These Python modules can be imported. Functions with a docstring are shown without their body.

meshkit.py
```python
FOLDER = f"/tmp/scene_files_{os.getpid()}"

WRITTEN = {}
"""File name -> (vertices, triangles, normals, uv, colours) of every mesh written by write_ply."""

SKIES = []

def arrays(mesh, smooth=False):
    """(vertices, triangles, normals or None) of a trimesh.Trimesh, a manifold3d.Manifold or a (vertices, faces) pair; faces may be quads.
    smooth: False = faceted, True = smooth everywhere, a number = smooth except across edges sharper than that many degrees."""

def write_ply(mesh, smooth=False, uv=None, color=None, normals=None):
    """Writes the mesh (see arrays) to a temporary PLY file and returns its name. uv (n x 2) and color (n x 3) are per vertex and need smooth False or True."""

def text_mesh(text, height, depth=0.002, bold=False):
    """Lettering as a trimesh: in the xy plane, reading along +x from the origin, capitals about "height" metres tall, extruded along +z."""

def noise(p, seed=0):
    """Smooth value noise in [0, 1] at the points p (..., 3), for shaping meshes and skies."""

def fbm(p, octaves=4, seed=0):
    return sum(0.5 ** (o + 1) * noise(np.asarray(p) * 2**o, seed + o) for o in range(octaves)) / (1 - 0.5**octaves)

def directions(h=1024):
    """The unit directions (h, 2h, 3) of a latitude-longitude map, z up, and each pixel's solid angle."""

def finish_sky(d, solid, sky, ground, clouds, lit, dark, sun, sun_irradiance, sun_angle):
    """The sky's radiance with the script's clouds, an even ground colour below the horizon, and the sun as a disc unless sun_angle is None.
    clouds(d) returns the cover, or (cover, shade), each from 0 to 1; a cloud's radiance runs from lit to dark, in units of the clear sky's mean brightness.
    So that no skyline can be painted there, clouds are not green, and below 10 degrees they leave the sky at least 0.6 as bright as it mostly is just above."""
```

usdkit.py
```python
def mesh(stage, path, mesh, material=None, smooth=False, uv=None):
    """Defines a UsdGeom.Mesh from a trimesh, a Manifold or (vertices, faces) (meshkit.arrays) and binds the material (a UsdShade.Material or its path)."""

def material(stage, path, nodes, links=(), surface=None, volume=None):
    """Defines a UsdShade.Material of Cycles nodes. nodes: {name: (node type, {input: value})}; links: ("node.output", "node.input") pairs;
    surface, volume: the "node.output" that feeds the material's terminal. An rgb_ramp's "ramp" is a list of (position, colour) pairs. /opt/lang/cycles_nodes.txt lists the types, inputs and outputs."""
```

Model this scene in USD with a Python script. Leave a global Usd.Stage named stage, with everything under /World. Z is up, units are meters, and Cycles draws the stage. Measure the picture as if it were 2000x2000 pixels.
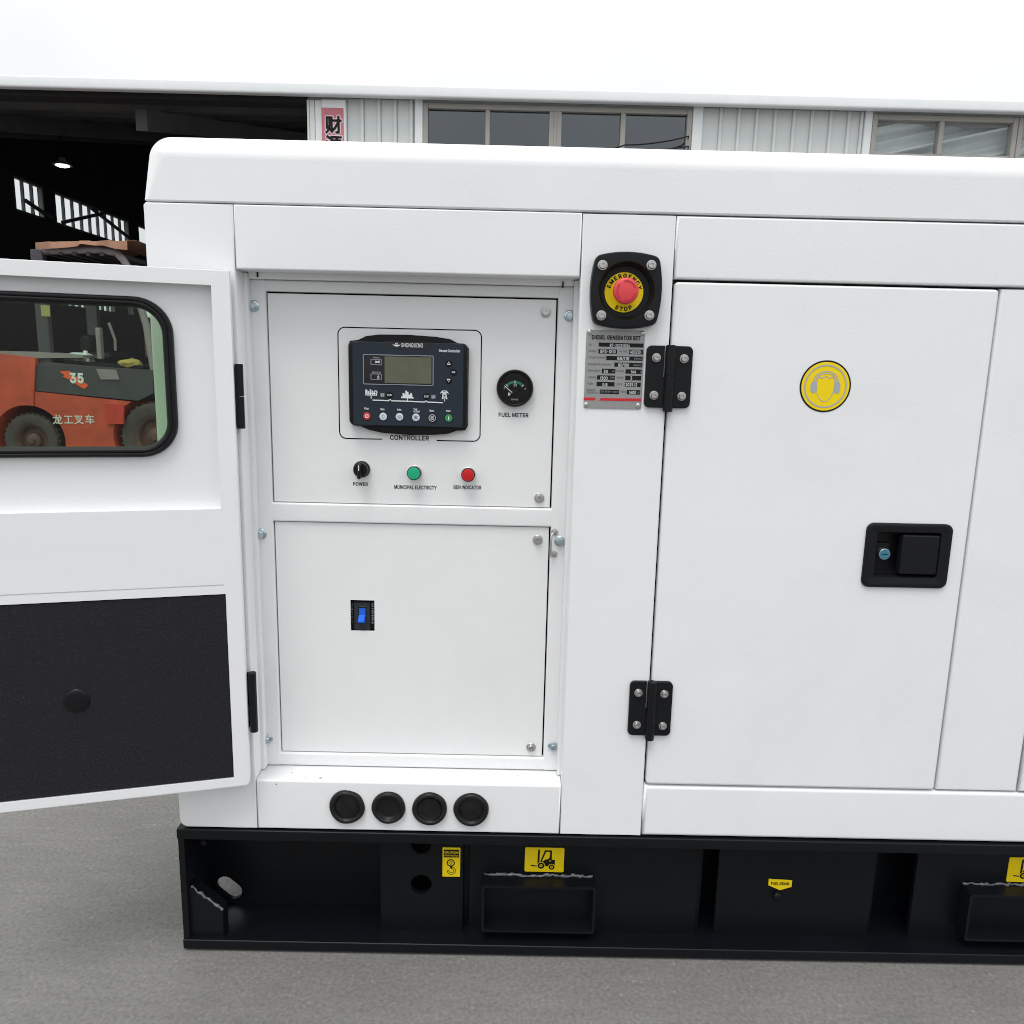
import math, random, numpy as np, trimesh, usdkit, meshkit
import manifold3d as m3
from shapely.geometry import Polygon, Point, LineString, box as sbox
from shapely import affinity
from shapely.ops import unary_union
from pxr import Usd, UsdGeom, UsdLux, UsdShade, Gf, Sdf

random.seed(5); np.random.seed(5)
stage = Usd.Stage.CreateInMemory()
UsdGeom.SetStageUpAxis(stage, 'Z'); UsdGeom.SetStageMetersPerUnit(stage, 1.0)
world = UsdGeom.Xform.Define(stage, '/World'); stage.SetDefaultPrim(world.GetPrim())
UsdGeom.Scope.Define(stage, '/World/Looks')

# ------------------------------------------------------------------ camera
CAM = np.array([0.0, -1.30, 1.10])
YAW, PITCH, ROLL, FPX = math.radians(.346), math.radians(-10.263), math.radians(1.3287), 1502.0
FWD = np.array([math.sin(YAW) * math.cos(PITCH), math.cos(YAW) * math.cos(PITCH), math.sin(PITCH)])
_r = np.array([math.cos(YAW), -math.sin(YAW), 0.0]); _u = np.cross(_r, FWD)
RGT = math.cos(ROLL) * _r + math.sin(ROLL) * _u; UPV = -math.sin(ROLL) * _r + math.cos(ROLL) * _u
cam = UsdGeom.Camera.Define(stage, '/World/camera')
cam.CreateHorizontalApertureAttr(36.0); cam.CreateVerticalApertureAttr(36.0)
cam.CreateFocalLengthAttr(36.0 * FPX / 2000.0); cam.CreateClippingRangeAttr(Gf.Vec2f(.02, 2000))
EXPOSURE = 0.14
cam.CreateExposureAttr(EXPOSURE)
_m = Gf.Matrix4d(*[float(v) for v in (*RGT, 0, *UPV, 0, *(-FWD), 0, *CAM, 1)])
cam.AddTransformOp().Set(_m)

# ------------------------------------------------------------------ sky and sun (overcast)
SUN = np.array([-.16, -.34, .92]); SUN /= np.linalg.norm(SUN)
SKY_STRENGTH, CLOUD, SUN_INT = .120, (10.40, 10.52, 10.66), .40
dome = UsdLux.DomeLight.Define(stage, '/World/sky')
dome.GetPrim().SetCustomDataByKey('kind', 'structure'); dome.GetPrim().SetCustomDataByKey('label', 'white overcast sky'); dome.GetPrim().SetCustomDataByKey('category', 'sky')
skym = usdkit.material(stage, '/World/Looks/sky_overcast', {
    'sky': ('sky_texture', {'sky_type': 'single_scattering', 'sun_disc': False, 'sun_elevation': math.asin(SUN[2]), 'sun_rotation': math.atan2(SUN[0], SUN[1])}),
    'tc': ('texture_coordinate', {}), 'n': ('noise_texture', {'scale': 2.2, 'detail': 4.0}),
    'ramp': ('rgb_ramp', {'ramp': [(.3, tuple(c * .88 for c in CLOUD)), (.7, tuple(c * 1.08 for c in CLOUD))]}),
    'sep': ('separate_xyz', {}), 'grad': ('rgb_ramp', {'ramp': [(0., (.52, .52, .52)), (1., (1.35, 1.35, 1.35))]}), 'mul': ('mix', {'mix_type': 'multiply', 'fac': 1.}), 'mix': ('mix', {'fac': .92}), 'bg': ('background_shader', {'strength': SKY_STRENGTH})},
    [('tc.generated', 'n.vector'), ('n.fac', 'ramp.fac'), ('sky.color', 'mix.color1'), ('tc.generated', 'sep.vector'), ('sep.z', 'grad.fac'), ('ramp.color', 'mul.color1'), ('grad.color', 'mul.color2'), ('mul.color', 'mix.color2'), ('mix.color', 'bg.color')], surface='bg.background')
UsdShade.MaterialBindingAPI.Apply(dome.GetPrim()).Bind(skym)
sun = UsdLux.DistantLight.Define(stage, '/World/sun')
sun.CreateNormalizeAttr(True); sun.CreateIntensityAttr(SUN_INT); sun.CreateAngleAttr(24.0); sun.CreateColorAttr(Gf.Vec3f(1, .97, .92))
_z = SUN; _x = np.cross([0, 0, 1], _z); _x /= np.linalg.norm(_x); _y = np.cross(_z, _x)
sun.AddTransformOp().Set(Gf.Matrix4d(*[float(v) for v in (*_x, 0, *_y, 0, *_z, 0, 0, 0, 0, 1)]))

# ------------------------------------------------------------------ helpers
def at(px, py, y):
    """The point of the vertical plane y = const that lies at this place of the photograph (2000 px wide): (x, z)."""
    d = FWD * FPX + RGT * (px - 1000) - UPV * (py - 1000)
    p = CAM + d * ((y - CAM[1]) / d[1])
    return float(p[0]), float(p[2])
def crop(ox, oy, s):
    return lambda x, y, depth: at(ox + x / s, oy + y / s, depth)

L = '/World/Looks/'
def mat(name, col, rough=.5, metal=0., var=0., vscale=6., bump=0., bscale=200., bdist=.0005, spec=.5, coat=0., extra=None):
    nodes = {'p': ('principled_bsdf', {'base_color': col, 'roughness': rough, 'metallic': metal, 'specular_ior_level': spec, 'coat_weight': coat})}
    links = []
    if var or bump:
        nodes['g'] = ('geometry', {})
    if var:
        nodes['n'] = ('noise_texture', {'scale': vscale, 'detail': 5.0, 'roughness': .6})
        nodes['r'] = ('rgb_ramp', {'ramp': [(.25, tuple(c * (1 - var) for c in col)), (.75, tuple(min(1, c * (1 + var)) for c in col))]})
        links += [('g.position', 'n.vector'), ('n.fac', 'r.fac'), ('r.color', 'p.base_color')]
    if bump:
        nodes['bn'] = ('noise_texture', {'scale': bscale, 'detail': 2.0}); nodes['b'] = ('bump', {'strength': bump, 'distance': bdist})
        links += [('g.position', 'bn.vector'), ('bn.fac', 'b.height'), ('b.normal', 'p.normal')]
    return usdkit.material(stage, L + name, nodes, links, surface='p.BSDF')

_used = {}
def numbered(parent, name):
    k = (parent, name); n = _used.get(k, 0); _used[k] = n + 1
    return f'{parent}/{name}' if n == 0 else f'{parent}/{name}_{n:03d}'
def meta(prim, label=None, cat=None, group=None, kind=None):
    for k, v in (('label', label), ('category', cat), ('group', group), ('kind', kind)):
        if v: prim.SetCustomDataByKey(k, v)
    return prim
def thing(name, label, cat, loc=(0, 0, 0), group=None):
    x = UsdGeom.Xform.Define(stage, numbered('/World', name))
    if any(loc): x.AddTranslateOp().Set(Gf.Vec3d(*loc))
    meta(x.GetPrim(), label, cat, group)
    return str(x.GetPath())
def obj(parent, name, mesh, m, smooth=50, label=None, cat=None, group=None, kind=None):
    if isinstance(mesh, list): mesh = trimesh.util.concatenate(mesh)
    p = numbered(parent, name)
    pr = usdkit.mesh(stage, p, mesh, m, smooth=smooth)
    meta(pr.GetPrim(), label, cat, group, kind)
    return p

def hull(pts):
    return trimesh.convex.convex_hull(np.asarray(pts, float))
def box(x0, x1, y0, y1, z0, z1, r=0.0):
    x0, x1 = sorted((x0, x1)); y0, y1 = sorted((y0, y1)); z0, z1 = sorted((z0, z1))
    if r <= 0:
        b = trimesh.creation.box((x1 - x0, y1 - y0, z1 - z0)); b.apply_translation(((x0 + x1) / 2, (y0 + y1) / 2, (z0 + z1) / 2)); return b
    r = min(r, (x1 - x0) / 2.01, (y1 - y0) / 2.01, (z1 - z0) / 2.01)
    pts = []
    for sx, x in ((1, x0), (-1, x1)):
        for sy, y in ((1, y0), (-1, y1)):
            for sz, z in ((1, z0), (-1, z1)):
                pts += [(x, y + sy * r, z + sz * r), (x + sx * r, y, z + sz * r), (x + sx * r, y + sy * r, z)]
                k = .3 * r
                pts += [(x + sx * k, y + sy * k, z + sz * r), (x + sx * k, y + sy * r, z + sz * k), (x + sx * r, y + sy * k, z + sz * k)]
    return hull(pts)
def rr(x0, x1, z0, z1, r, n=6):
    r = max(min(r, (x1 - x0) / 2 - 1e-6, (z1 - z0) / 2 - 1e-6), 1e-5); o = []
    for cx, cz, a0 in ((x1 - r, z1 - r, 0), (x0 + r, z1 - r, 90), (x0 + r, z0 + r, 180), (x1 - r, z0 + r, 270)):
        for k in range(n + 1):
            a = math.radians(a0 + 90 * k / n); o.append((cx + r * math.cos(a), cz + r * math.sin(a)))
    return o
def loft(loops, closed=False, cap=(True, True)):
    """Skins loops of equal length; loops are lists of (x, y, z)."""
    n = len(loops[0]); V = np.concatenate([np.asarray(l, float) for l in loops]); F = []
    m = len(loops)
    for i in range(m if closed else m - 1):
        j = (i + 1) % m
        for k in range(n):
            a, b, c, d = i * n + k, i * n + (k + 1) % n, j * n + (k + 1) % n, j * n + k
            F += [(a, b, c), (a, c, d)]
    V = list(map(tuple, V))
    if not closed:
        for e, i in ((0, 0), (1, m - 1)):
            if cap[e]:
                c = np.mean(np.asarray(loops[i], float), 0); V.append(tuple(c)); ci = len(V) - 1
                for k in range(n):
                    t = (i * n + k, i * n + (k + 1) % n, ci); F.append(t if e else t[::-1])
    me = trimesh.Trimesh(np.array(V), np.array(F), process=False)
    if me.volume < 0: me.invert()
    return me
def at_y(l2, y): return [(x, y, z) for x, z in l2]
def plate(poly, yb, yf, r=.003):
    """A convex plate with rounded front edges; poly is a list of (x, z) or a shapely polygon."""
    P = poly if isinstance(poly, Polygon) else Polygon(poly); pts = []
    for k in (0, .3, 1):
        q = P.buffer(-r * (1 - k if k < 1 else 0) * (1 if k == 0 else .42), join_style=2) if k < 1 else P
        y = yf + (0 if k == 0 else .3 * r if k == .3 else r)
        pts += [(x, y, z) for x, z in q.exterior.coords[:-1]]
    pts += [(x, yb, z) for x, z in P.exterior.coords[:-1]]
    return hull(pts)
def rect(x0, x1, z0, z1, yb, yf, r=.003): return plate(sbox(min(x0, x1), min(z0, z1), max(x0, x1), max(z0, z1)), yb, yf, r)
TOW = np.array([[1, 0, 0, 0], [0, 0, -1, 0], [0, 1, 0, 0], [0, 0, 0, 1.0]])       # (u, v, w) -> (x=u, y=-w, z=v)
def ext(poly, yb, yf):
    """Extrudes flat shapes given in (x, z) from y = yb to y = yf (towards the camera)."""
    gs = [g for g in getattr(poly, 'geoms', [poly]) if isinstance(g, Polygon) and g.area > 1e-10]
    ms = [trimesh.creation.extrude_polygon(g, yb - yf, engine='earcut') for g in gs]
    m = trimesh.util.concatenate(ms); m.apply_translation((0, 0, -yb)); m.apply_transform(TOW); return m
def lathe(cx, cz, prof, n=32, wob=0, seed=0, cap=(True, True)):
    """prof: (radius, y) pairs from the back to the front, turned about the y axis through (cx, cz)."""
    rg = np.random.RandomState(seed); ph = rg.rand(4) * 6.28; loops = []
    for r, y in prof:
        loops.append([(cx + r * (1 + wob * sum(math.sin((q + 2) * t + ph[q]) for q in range(4))) * math.cos(t), y, cz + r * (1 + wob * sum(math.cos((q + 2) * t + ph[q]) for q in range(4))) * math.sin(t)) for t in np.linspace(0, 2 * math.pi, n, endpoint=False)])
    return loft(loops, cap=cap)
def tube(pts, r, n=10):
    pts = np.asarray(pts, float); loops = []; ref = None
    for i in range(len(pts)):
        t = pts[min(i + 1, len(pts) - 1)] - pts[max(i - 1, 0)]; t /= np.linalg.norm(t)
        if ref is None:
            ref = np.cross(t, [0, 0, 1.0]) if abs(t[2]) < .9 else np.cross(t, [1.0, 0, 0])
        ref = ref - t * ref.dot(t); ref /= np.linalg.norm(ref); b = np.cross(t, ref)
        rad = r[i] if hasattr(r, '__len__') else r
        loops.append([pts[i] + rad * (math.cos(a) * ref + math.sin(a) * b) for a in np.linspace(0, 2 * math.pi, n, endpoint=False)])
    return loft(loops)
def strip(line, w): return LineString(line).buffer(w / 2, cap_style=2, join_style=1)
_tx = {}
_font = []
def glyphs(s, stroke):
    """Lettering as a polygon, capitals one unit high, reading along +x; I and 1 are drawn without serifs."""
    import glob
    from PIL import Image, ImageDraw, ImageFont
    if not _font: _font.append(ImageFont.truetype(glob.glob('/opt/blender-*/*/datafiles/fonts/Inter.woff2')[0], 96))
    font = _font[0]; pen = 0.; parts = []; t = 8. + 2 * stroke
    for ch in s:
        if ch == ' ': pen += 24; continue
        if ch == 'I' and s != 'SHENGXING': parts.append(sbox(pen + 5, 0, pen + 5 + t, 70)); pen += t + 10 + stroke; continue
        if ch == '1': parts.append(unary_union([sbox(pen + 17, 0, pen + 17 + t, 70), Polygon([(pen + 3, 52), (pen + 17 + t * .6, 70), (pen + 17, 70 - t * 1.1), (pen + 3, 52 - t * .9)])])); pen += 17 + t + 9; continue
        x0, y0, x1, y1 = font.getbbox(ch, anchor='ls', stroke_width=stroke)
        im = Image.new('L', (x1 - x0 + 8, y1 - y0 + 8)); ImageDraw.Draw(im).text((4 - x0, 4 - y0), ch, 255, font, anchor='ls', stroke_width=stroke)
        on = np.pad(np.asarray(im) > 127, ((0, 0), (1, 1))).astype(np.int8)
        r, a = np.nonzero(np.diff(on, axis=1) == 1); b = np.nonzero(np.diff(on, axis=1) == -1)[1]
        u = unary_union([sbox(q, -k - 1, w, -k) for q, k, w in zip(a, r, b)]).buffer(.6).buffer(-.6).simplify(.9)
        parts.append(affinity.translate(u, pen + x0 - 4 + stroke, 4 - y0)); pen += font.getlength(ch) + 1.2 * stroke
    return affinity.scale(unary_union(parts), 1 / 70., 1 / 70., origin=(0, 0))
def text(s, cx, cz, y, h, width=None, bold=False, th=.0004, rot=0):
    k = (s, int(bold))
    if k not in _tx:
        u = glyphs(s, {0: 1, 1: 3, 2: 5}[int(bold)])
        _tx[k] = trimesh.util.concatenate([trimesh.creation.extrude_polygon(g_, 1.0, engine='earcut') for g_ in getattr(u, 'geoms', [u]) if g_.area > 1e-4])
    m = _tx[k].copy(); b = m.bounds
    sx = width / (b[1][0] - b[0][0]) if width else h
    m.apply_translation((-(b[0][0] + b[1][0]) / 2, -.5, 0)); m.apply_scale((sx, h, th))
    if rot: m.apply_transform(trimesh.transformations.rotation_matrix(rot, (0, 0, 1)))
    m.apply_transform(TOW); m.apply_translation((cx, y, cz)); return m
def man(mesh):
    mesh = mesh.copy(); mesh.merge_vertices()
    return m3.Manifold(m3.Mesh(np.asarray(mesh.vertices, np.float32), np.asarray(mesh.faces, np.uint32)))
def unman(m):
    q = m.to_mesh(); return trimesh.Trimesh(q.vert_properties[:, :3], q.tri_verts, process=False)
def cut(mesh, *tools):
    a = man(mesh)
    for t in tools: a = a - man(t)
    return unman(a)

# ------------------------------------------------------------------ materials
def white(name, col, dirt, rough=.36, peel=.30):
    """Powder coat: orange peel, a slow waviness of the sheet, and faint handling marks."""
    return usdkit.material(stage, L + name, {
        'g': ('geometry', {}), 'n': ('noise_texture', {'scale': 3.1, 'detail': 7., 'roughness': .68, 'distortion': .6}), 'r': ('rgb_ramp', {'ramp': [(.30, tuple(c * (1 - dirt) for c in col)), (.52, col), (.8, tuple(c * 1.012 for c in col))]}),
        'sp': ('voronoi_texture', {'scale': 19.}), 'rs': ('rgb_ramp', {'ramp': [(0., (.42, .41, .40)), (.022, (.5, .5, .49)), (.034, (1, 1, 1))]}), 'sn': ('noise_texture', {'scale': 2.3, 'detail': 1.}), 'sr': ('rgb_ramp', {'ramp': [(.62, (0, 0, 0)), (.66, (1, 1, 1))]}), 'm': ('mix', {'mix_type': 'multiply'}),
        'o': ('noise_texture', {'scale': 260., 'detail': 2.}), 'w': ('noise_texture', {'scale': 5., 'detail': 1.}), 'b1': ('bump', {'strength': .35, 'distance': .004}), 'b2': ('bump', {'strength': peel, 'distance': .0006}),
        'rr': ('map_range', {'from_min': .3, 'from_max': .7, 'to_min': rough - .06, 'to_max': rough + .10}), 'p': ('principled_bsdf', {'specular_ior_level': .5})},
        [('g.position', 'n.vector'), ('g.position', 'o.vector'), ('g.position', 'w.vector'), ('g.position', 'sp.vector'), ('g.position', 'sn.vector'), ('n.fac', 'r.fac'), ('sp.distance', 'rs.fac'), ('sn.fac', 'sr.fac'), ('sr.color', 'm.fac'), ('r.color', 'm.color1'), ('rs.color', 'm.color2'), ('m.color', 'p.base_color'),
         ('w.fac', 'b1.height'), ('b1.normal', 'b2.normal'), ('o.fac', 'b2.height'), ('b2.normal', 'p.normal'), ('n.fac', 'rr.value'), ('rr.result', 'p.roughness')], surface='p.BSDF')
WHITE = white('white_powder_coat', (.735, .745, .755), .035)
WHITE2 = white('white_paint_inside', (.735, .742, .748), .05, .42)
PANEL = white('white_panel_paint', (.735, .742, .746), .03, .42)
BLACK = mat('black_powder_coat', (.0045, .005, .0065), .40, bump=.15, bscale=500., bdist=.0003, spec=.22)
BASE = mat('black_base_paint', (.0022, .0030, .0042), .36, var=.25, vscale=14., bump=.2, bscale=160., bdist=.0006, spec=.22)
RUBBER = mat('black_rubber', (.005, .005, .006), .5, var=.25, vscale=40., bump=.1, bscale=150., spec=.22)
RUBDK = mat('dusty_black_rubber', (.009, .009, .0095), .38, var=.5, vscale=55., bump=.25, bscale=70., bdist=.002, spec=.22)
PLASTIC = mat('black_plastic', (.004, .004, .005), .33, bump=.08, bscale=600., spec=.22)
FACE = mat('slate_faceplate', (.017, .024, .035), .45, var=.03, vscale=30., spec=.22)
SCREEN = mat('screen_glass_black', (.004, .004, .005), .12)
LCD = mat('lcd_olive', (.092, .096, .066), .25, var=.18, vscale=28.)
INK = mat('black_ink', (.005, .005, .006), .55, spec=.22)
WINK = mat('white_ink', (.62, .66, .68), .5)
GREYINK = mat('dim_white_ink', (.22, .23, .25), .5)
DINK = mat('dark_grey_ink', (.10, .10, .10), .5)
RED = mat('red_plastic', (.50, .018, .022), .4, bump=.05, bscale=300.)
REDL = mat('red_lamp', (.48, .006, .010), .22, var=.08, vscale=250.)
GREENL = mat('green_lamp', (.006, .36, .17), .22, var=.08, vscale=250.)
GREENB = mat('green_button', (.02, .22, .06), .4)
PINKBTN = mat('red_mushroom', (.62, .045, .055), .42, bump=.05, bscale=300.)
PALE = mat('pale_button', (.50, .58, .66), .4)
YEL = mat('yellow_sticker', (.78, .58, .004), .5, var=.03, vscale=20., spec=.25)
GREYST = mat('grey_print', (.33, .36, .40), .45)
ZINC = mat('zinc_plated_steel', (.46, .54, .58), .24, .95, var=.12, vscale=160.)
STEEL = mat('stainless_steel', (.50, .50, .49), .26, .95, var=.10, vscale=200.)
ALU = mat('brushed_aluminium_plate', (.30, .30, .30), .45, .55, var=.10, vscale=260.)
WELD = mat('weld_bead', (.15, .16, .17), .38, .5, var=.4, vscale=120.)
BLUE = mat('blue_lever', (.006, .11, .66), .35)
DGREY = mat('dark_grey_plastic', (.022, .028, .032), .4, bump=.05, spec=.22)
LOCKB = mat('blue_zinc_lock', (.09, .30, .42), .25, .8)
GAUGE = mat('gauge_face', (.003, .003, .004), .3, spec=.22)
GAUGEG = mat('gauge_green', (.012, .16, .085), .5)
FOAM = usdkit.material(stage, L + 'black_foam', {
    'g': ('geometry', {}), 'n': ('noise_texture', {'scale': 420., 'detail': 3.}), 'v': ('voronoi_texture', {'scale': 560.}),
    'r': ('rgb_ramp', {'ramp': [(.35, (.0075, .0075, .009)), (.62, (.0125, .0125, .015)), (.80, (.045, .045, .049))]}),
    'b': ('bump', {'strength': .7, 'distance': .0010}), 'p': ('principled_bsdf', {'roughness': .62, 'specular_ior_level': .25})},
    [('g.position', 'n.vector'), ('g.position', 'v.vector'), ('n.fac', 'r.fac'), ('r.color', 'p.base_color'), ('v.distance', 'b.height'), ('b.normal', 'p.normal')], surface='p.BSDF')
def glass_mat(name, tint, gl=(.9, .9, .9), rough=.0, ior=1.45):
    return usdkit.material(stage, L + name, {'f0': ('fresnel', {'IOR': ior}), 'geo': ('geometry', {}), 'inv': ('math', {'math_type': 'subtract', 'value1': 1.0}), 'f': ('math', {'math_type': 'multiply'}), 't': ('transparent_bsdf', {'color': tint}), 'g': ('glossy_bsdf', {'color': gl, 'roughness': rough}), 'm': ('mix_closure', {})},
        [('geo.backfacing', 'inv.value2'), ('inv.value', 'f.value1'), ('f0.fac', 'f.value2'), ('f.value', 'm.fac'), ('t.BSDF', 'm.closure1'), ('g.BSDF', 'm.closure2')], surface='m.closure')
GREENGLASS = glass_mat('green_tinted_glass', (.79, .885, .78), (.62, .64, .62))
GAUGEGLASS = glass_mat('gauge_glass', (.97, .97, .97), (.28, .28, .30))
CLEAR = glass_mat('clear_glass', (.97, .985, .985))
DARKGLASS = glass_mat('dark_window_glass', (.25, .28, .30), (.88, .95, 1.), ior=2.1)
GROUND = usdkit.material(stage, L + 'grey_concrete_yard', {
    'g': ('geometry', {}), 'n1': ('noise_texture', {'scale': 1.3, 'detail': 6., 'roughness': .65}), 'n2': ('noise_texture', {'scale': 130., 'detail': 4., 'roughness': .7}), 'v': ('voronoi_texture', {'scale': 34.}), 'mp': ('mapping', {'rotation': (0, 0, .7), 'scale': (7., 46., 1.)}), 'n3': ('noise_texture', {'scale': 1., 'detail': 4., 'roughness': .6}), 'r3': ('rgb_ramp', {'ramp': [(.3, (.93, .93, .93)), (.7, (1.07, 1.07, 1.06))]}), 'm3': ('mix', {'mix_type': 'multiply', 'fac': 1.}),
    'r1': ('rgb_ramp', {'ramp': [(.3, (.134, .132, .127)), (.7, (.172, .169, .163))]}), 'r2': ('rgb_ramp', {'ramp': [(.28, (.72, .72, .72)), (.5, (1, 1, 1)), (.75, (1.32, 1.32, 1.3))]}),
    'rv': ('rgb_ramp', {'ramp': [(0., (2.6, 2.6, 2.6)), (.09, (1.5, 1.5, 1.5)), (.12, (1, 1, 1))]}),
    'm': ('mix', {'mix_type': 'multiply', 'fac': 1.}), 'm2': ('mix', {'mix_type': 'multiply', 'fac': .35}), 'b': ('bump', {'strength': .5, 'distance': .002}), 'p': ('principled_bsdf', {'roughness': .8, 'specular_ior_level': .3})},
    [('g.position', 'n1.vector'), ('g.position', 'n2.vector'), ('g.position', 'v.vector'), ('n1.fac', 'r1.fac'), ('n2.fac', 'r2.fac'), ('v.distance', 'rv.fac'), ('g.position', 'mp.vector'), ('mp.vector', 'n3.vector'), ('n3.fac', 'r3.fac'), ('r1.color', 'm3.color1'), ('r3.color', 'm3.color2'), ('m3.color', 'm.color1'), ('r2.color', 'm.color2'),
     ('m.color', 'm2.color1'), ('rv.color', 'm2.color2'), ('m2.color', 'p.base_color'), ('n2.fac', 'b.height'), ('b.normal', 'p.normal')], surface='p.BSDF')

# ================================================================== ground
g = trimesh.creation.box((600, 600, .5)); g.apply_translation((0, 0, -.25))
obj('/World', 'ground', g, GROUND, smooth=False, label='grey concrete yard with fine grit', cat='ground', kind='structure')

# ================================================================== workshop behind
FY = 7.0                                                     # facade plane
CLAD = mat('off_white_cladding', (.66, .69, .68), .5, var=.04, vscale=1.5)
TRIM = mat('white_trim', (.76, .78, .79), .5, var=.03)
BEIGE = mat('beige_aluminium_frame', (.34, .325, .30), .45, var=.06)
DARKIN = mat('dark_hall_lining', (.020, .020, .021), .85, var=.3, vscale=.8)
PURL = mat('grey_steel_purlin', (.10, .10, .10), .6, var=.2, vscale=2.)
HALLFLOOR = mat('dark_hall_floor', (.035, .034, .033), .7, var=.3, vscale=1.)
ROOFM = mat('grey_sheet_roof', (.30, .31, .32), .5)
wk = thing('workshop', 'pale ribbed workshop with a dark open hall behind the generator', 'building')
XO = at(600, 270, FY)[0]                                     # right edge of the hall opening
fx = lambda px, py=270: at(px, py, FY)[0]
EAVE = 3.84; SILLZ = at(1900, 306, FY)[1]; HEAD = 3.74
X0, X1, YB = -11.0, 9.0, 27.0
roofz = lambda y: EAVE + .25 * (y - FY)
sl = trimesh.creation.box((X1 - X0, YB - FY, .012)); sl.apply_translation(((X0 + X1) / 2, (YB + FY) / 2 + .1, .0))
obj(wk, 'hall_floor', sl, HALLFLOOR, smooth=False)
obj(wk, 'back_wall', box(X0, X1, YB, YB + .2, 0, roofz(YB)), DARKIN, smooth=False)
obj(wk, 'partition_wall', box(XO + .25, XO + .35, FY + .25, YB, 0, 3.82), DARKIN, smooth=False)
obj(wk, 'side_wall', box(X1, X1 + .2, FY, YB, 0, 3.7), CLAD, smooth=False)
# roof sheet and its eaves trim, monopitch rising away
rf = hull([(x, y, z) for x in (X0 - .3, X1 + .3) for y, z in ((FY - .02, EAVE - .03), (FY - .02, EAVE + .03), (YB + .2, roofz(YB)), (YB + .2, roofz(YB) + .06))])
obj(wk, 'roof', rf, ROOFM, smooth=False)
obj(wk, 'eaves_gutter', box(X0 - .3, X1 + .3, FY - .125, FY - .025, EAVE - .09, EAVE + .02, .02), TRIM)
for k in range(12):
    y = FY + 1.0 + k * 1.6
    obj(wk, 'purlin', box(X0, XO + .2, y, y + .07, roofz(y) - .20, roofz(y) - .05), PURL, smooth=False)
for k, x in enumerate((-9.2, -6.6, -4.0)):
    obj(wk, 'rafter', hull([(xx, y, roofz(y) + dz) for xx in (x, x + .12) for y in (FY + .4, YB) for dz in (-.42, -.21)]), PURL, smooth=False)
# left side wall with two rows of windows
def side_z(px, py):                                          # where the sight line meets the side wall x = X0
    d = FWD * FPX + RGT * (px - 1000) - UPV * (py - 1000); p = CAM + d * ((X0 - CAM[0]) / d[0]); return p[1], p[2]
za0, za1 = side_z(29.5, 410)[1], side_z(251.5, 431)[1]
zb1 = side_z(227, 613)[1]; zb0 = zb1; zb1 = zb0 + 1.0
ya, yb_, yc, yd, ye, yf_ = side_z(29.5, 400)[0], side_z(87, 400)[0], side_z(107, 400)[0], side_z(251.5, 431)[0], side_z(269, 440)[0], 26.8
openings = [(ya, yb_, za0, za1), (yc, yd, za0, za1), (ye, yf_, za0, za1)]
lows = [(side_z(120, 600)[0], side_z(227, 613)[0], zb0, zb1), (side_z(248, 600)[0], side_z(262, 600)[0], zb0, zb1), (side_z(279, 610)[0], 26.8, zb0, zb1)]
wallp = Polygon([(FY + .01, 0), (YB, 0), (YB, roofz(YB)), (FY + .01, EAVE)])
for a, b, c, d in openings + lows: wallp = wallp.difference(sbox(a, c, b, d))
sw = trimesh.creation.extrude_polygon(wallp, .15, engine='earcut')
sw.apply_transform(np.array([[0, 0, -1, X0], [1, 0, 0, 0], [0, 1, 0, 0], [0, 0, 0, 1.0]])); sw.fix_normals()
obj(wk, 'side_wall', sw, DARKIN, smooth=False)
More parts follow.
